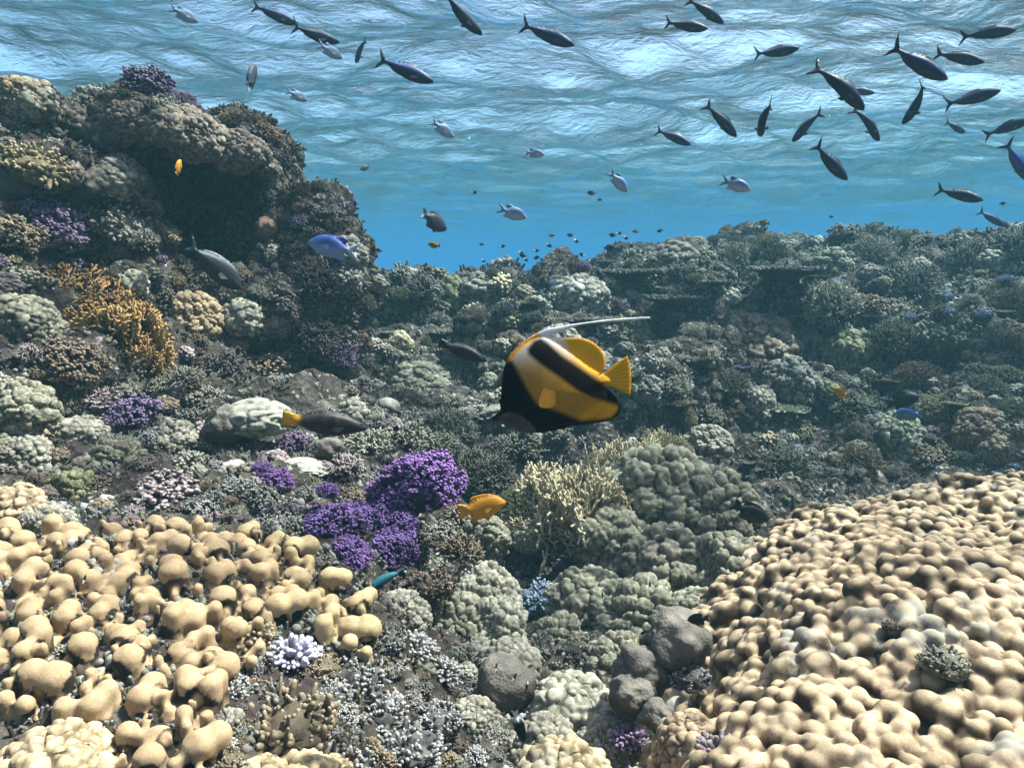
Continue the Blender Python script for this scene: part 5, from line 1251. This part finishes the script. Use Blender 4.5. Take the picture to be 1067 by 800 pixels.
# --- the bannerfish, side view in picture pixels, nose to the left
def Zp(pts): return np.array([(-(x - 500) / 4.85, -(y - 410) / 4.85) for x, y in pts])
BO = Zp([(156, 612), (178, 590), (205, 568), (201, 540), (194, 512), (206, 508), (207, 460), (213, 400), (224, 340), (248, 292), (285, 250), (335, 210), (385, 180), (430, 158), (490, 148), (560, 134), (650, 122), (760, 107), (860, 100), (960, 93), (962, 103), (870, 114), (760, 121), (650, 131), (580, 145), (520, 170), (470, 190), (440, 197),
         (500, 203), (560, 199), (620, 203), (680, 228), (722, 275), (735, 325), (722, 372), (690, 395), (715, 388), (770, 345), (845, 292), (858, 340), (864, 400), (864, 450), (858, 494), (800, 470), (745, 444), (738, 452), (775, 490), (800, 525), (812, 566), (795, 602), (745, 625), (690, 635), (640, 640), (590, 645), (520, 660), (400, 685), (340, 680), (280, 664), (200, 632), (165, 620)])
BOc = chaikin(BO, 2, (0, 20, 38, 42))
BBc = chaikin(Zp([(158, 612), (205, 572), (209, 510), (210, 440), (222, 350), (262, 285), (320, 235), (390, 200), (450, 212), (560, 290), (660, 365), (740, 400), (760, 425), (720, 460), (745, 500), (730, 540), (690, 590), (600, 630), (500, 650), (400, 678), (300, 665), (205, 630)]), 2, (0,))
bl1 = Zp([(205, 350), (236, 318), (262, 325), (300, 400), (345, 480), (380, 535), (440, 555), (520, 585), (610, 622), (760, 610), (800, 560), (840, 600), (700, 700), (400, 720), (380, 660), (350, 620), (290, 580), (200, 560), (150, 560)])
bl2 = Zp([(372, 225), (400, 212), (425, 228), (500, 298), (600, 365), (690, 430), (770, 480), (808, 540), (815, 570), (790, 535), (720, 515), (660, 500), (590, 468), (500, 400), (410, 340), (345, 285), (343, 262)])
anal = Zp([(640, 560), (700, 525), (790, 545), (806, 570), (780, 600), (700, 622), (620, 625), (590, 600)])
dors = Zp([(520, 205), (600, 195), (700, 215), (760, 300), (740, 380), (695, 402), (640, 375), (590, 320), (545, 260)])
tailp = Zp([(680, 395), (720, 380), (850, 280), (880, 500), (740, 450)])
fore = Zp([(225, 335), (250, 285), (300, 235), (395, 175), (420, 190), (340, 235), (290, 275), (250, 325)])
def soft(poly, P, wd, off=0.0): d = edist(poly, P) * np.where(inside(poly, P), 1, -1) + off; return sstep(-wd, wd, d)
def ban_col(P):
    zx, zy = 500 - P[:, 0] * 4.85, 410 - P[:, 1] * 4.85
    P3 = np.column_stack([P, P[:, :1] * 0])
    nz = fbm(P3, .16, 3, 2); fine = vnoise(P3, 1.1, 8)
    white = np.array((.54, .47, .42)); gold = np.array((.44, .20, .02)); tan = np.array((.44, .26, .09))
    g = sstep(260, 470, zy + nz * 30)
    c = mixc(white, tan, sstep(200, 400, zy + .25 * (zx - 400))); c = mixc(c, gold, g)
    c = mixc(c, (.12, .085, .05), sstep(.2, .7, fine) * .45 * sstep(260, 400, zy))
    c = mixc(c, (.62, .30, .012), soft(dors, P, 3.2)); c = mixc(c, (.66, .33, .015), soft(tailp, P, 1.2)); c = mixc(c, (.58, .27, .015), soft(anal, P, 3.0))
    c = mixc(c, (.55, .22, .01), soft(fore, P, 1.5))
    c = mixc(c, (.004, .003, .003), soft(bl1, P, 3.2)); c = mixc(c, (.005, .003, .002), soft(bl2, P, 3.0, 1.5))
    c = mixc(c, (.004, .003, .003), soft(Zp([(100, 480), (300, 480), (330, 560), (420, 640), (420, 720), (100, 720)]), P, 2.0))
    chin = Zp([(185, 600), (240, 575), (300, 590), (350, 630), (395, 690), (300, 690), (180, 640)])
    c = mixc(c, (.10, .085, .10), soft(chin, P, 1.5) * (.75 + .25 * nz)); c = mixc(c, (.012, .01, .014), sstep(212, 165, zx) * .9)
    edge_ = edist(BOc, P)
    c = mixc(c, (.012, .008, .006), (edge_ < 1.6) * (zx > 560) * (zy > 500))
    c = mixc(c, (.62, .62, .62), sstep(198, 185, zy) * sstep(380, 420, zx) * (zx < 1000) * (1 - soft(dors, P, 1.0)))
    rays = .5 + .5 * np.sin(np.arctan2(zy - 420, zx - 640) * 60)
    c = mixc(c, (.34, .13, .004), rays * .5 * soft(tailp, P, 1.0))
    return c
pect = [tuple(p) for p in chaikin(Zp([(440, 420), (458, 440), (474, 500), (472, 545), (425, 558), (380, 548), (398, 480)]), 2)]
BANM = inflate('bannerfish', BOc, BBc, 11.5, 0.95, ban_col, attr_mat('bannerfish_skin', 0.55, 0.06, 0.12, 1.6, 0.2), 0.55, [(pect, 10.9, 0.14, (.40, .19, .02))])
fd = 1.05
bo = bpy.data.objects.new('bannerfish', BANM); COL.objects.link(bo)
c0 = (480 + 500 / 4.85, 310 + 410 / 4.85)
p = at(c0[0], c0[1], fd); view = ray(*c0).normalized(); ri = (RGT - view * RGT.dot(view)).normalized(); up = ri.cross(view)
yw = R(8)
X_ = -ri * math.cos(yw) - view * math.sin(yw); Z_ = up; Y_ = Z_.cross(X_)
bo.rotation_mode = 'QUATERNION'; bo.rotation_quaternion = Matrix((X_, Y_, Z_)).transposed().to_quaternion()
bo.location = p; bo.scale = (fd / F / math.cos(yw), fd / F, fd / F)
tag(bo, 'black white and golden bannerfish with a long white dorsal streamer', 'fish')
ex, ez = Zp([(243, 545)])[0]
for sg in (1, -1):
    e = bpy.data.objects.new('eye', RINGM); COL.objects.link(e); e.parent = bo; e.location = (ex, sg * 5.6, ez); e.scale = (3.4, 3.0, 3.4)
    e.material_slots[0].link = 'OBJECT'; e.material_slots[0].material = solid('bannerfish_eye_ring', (.07, .05, .04), .25)
    q = bpy.data.objects.new('pupil', EYEM); COL.objects.link(q); q.parent = e; q.location = (0, sg * .13, 0); q.scale = (.72, .85, .72)
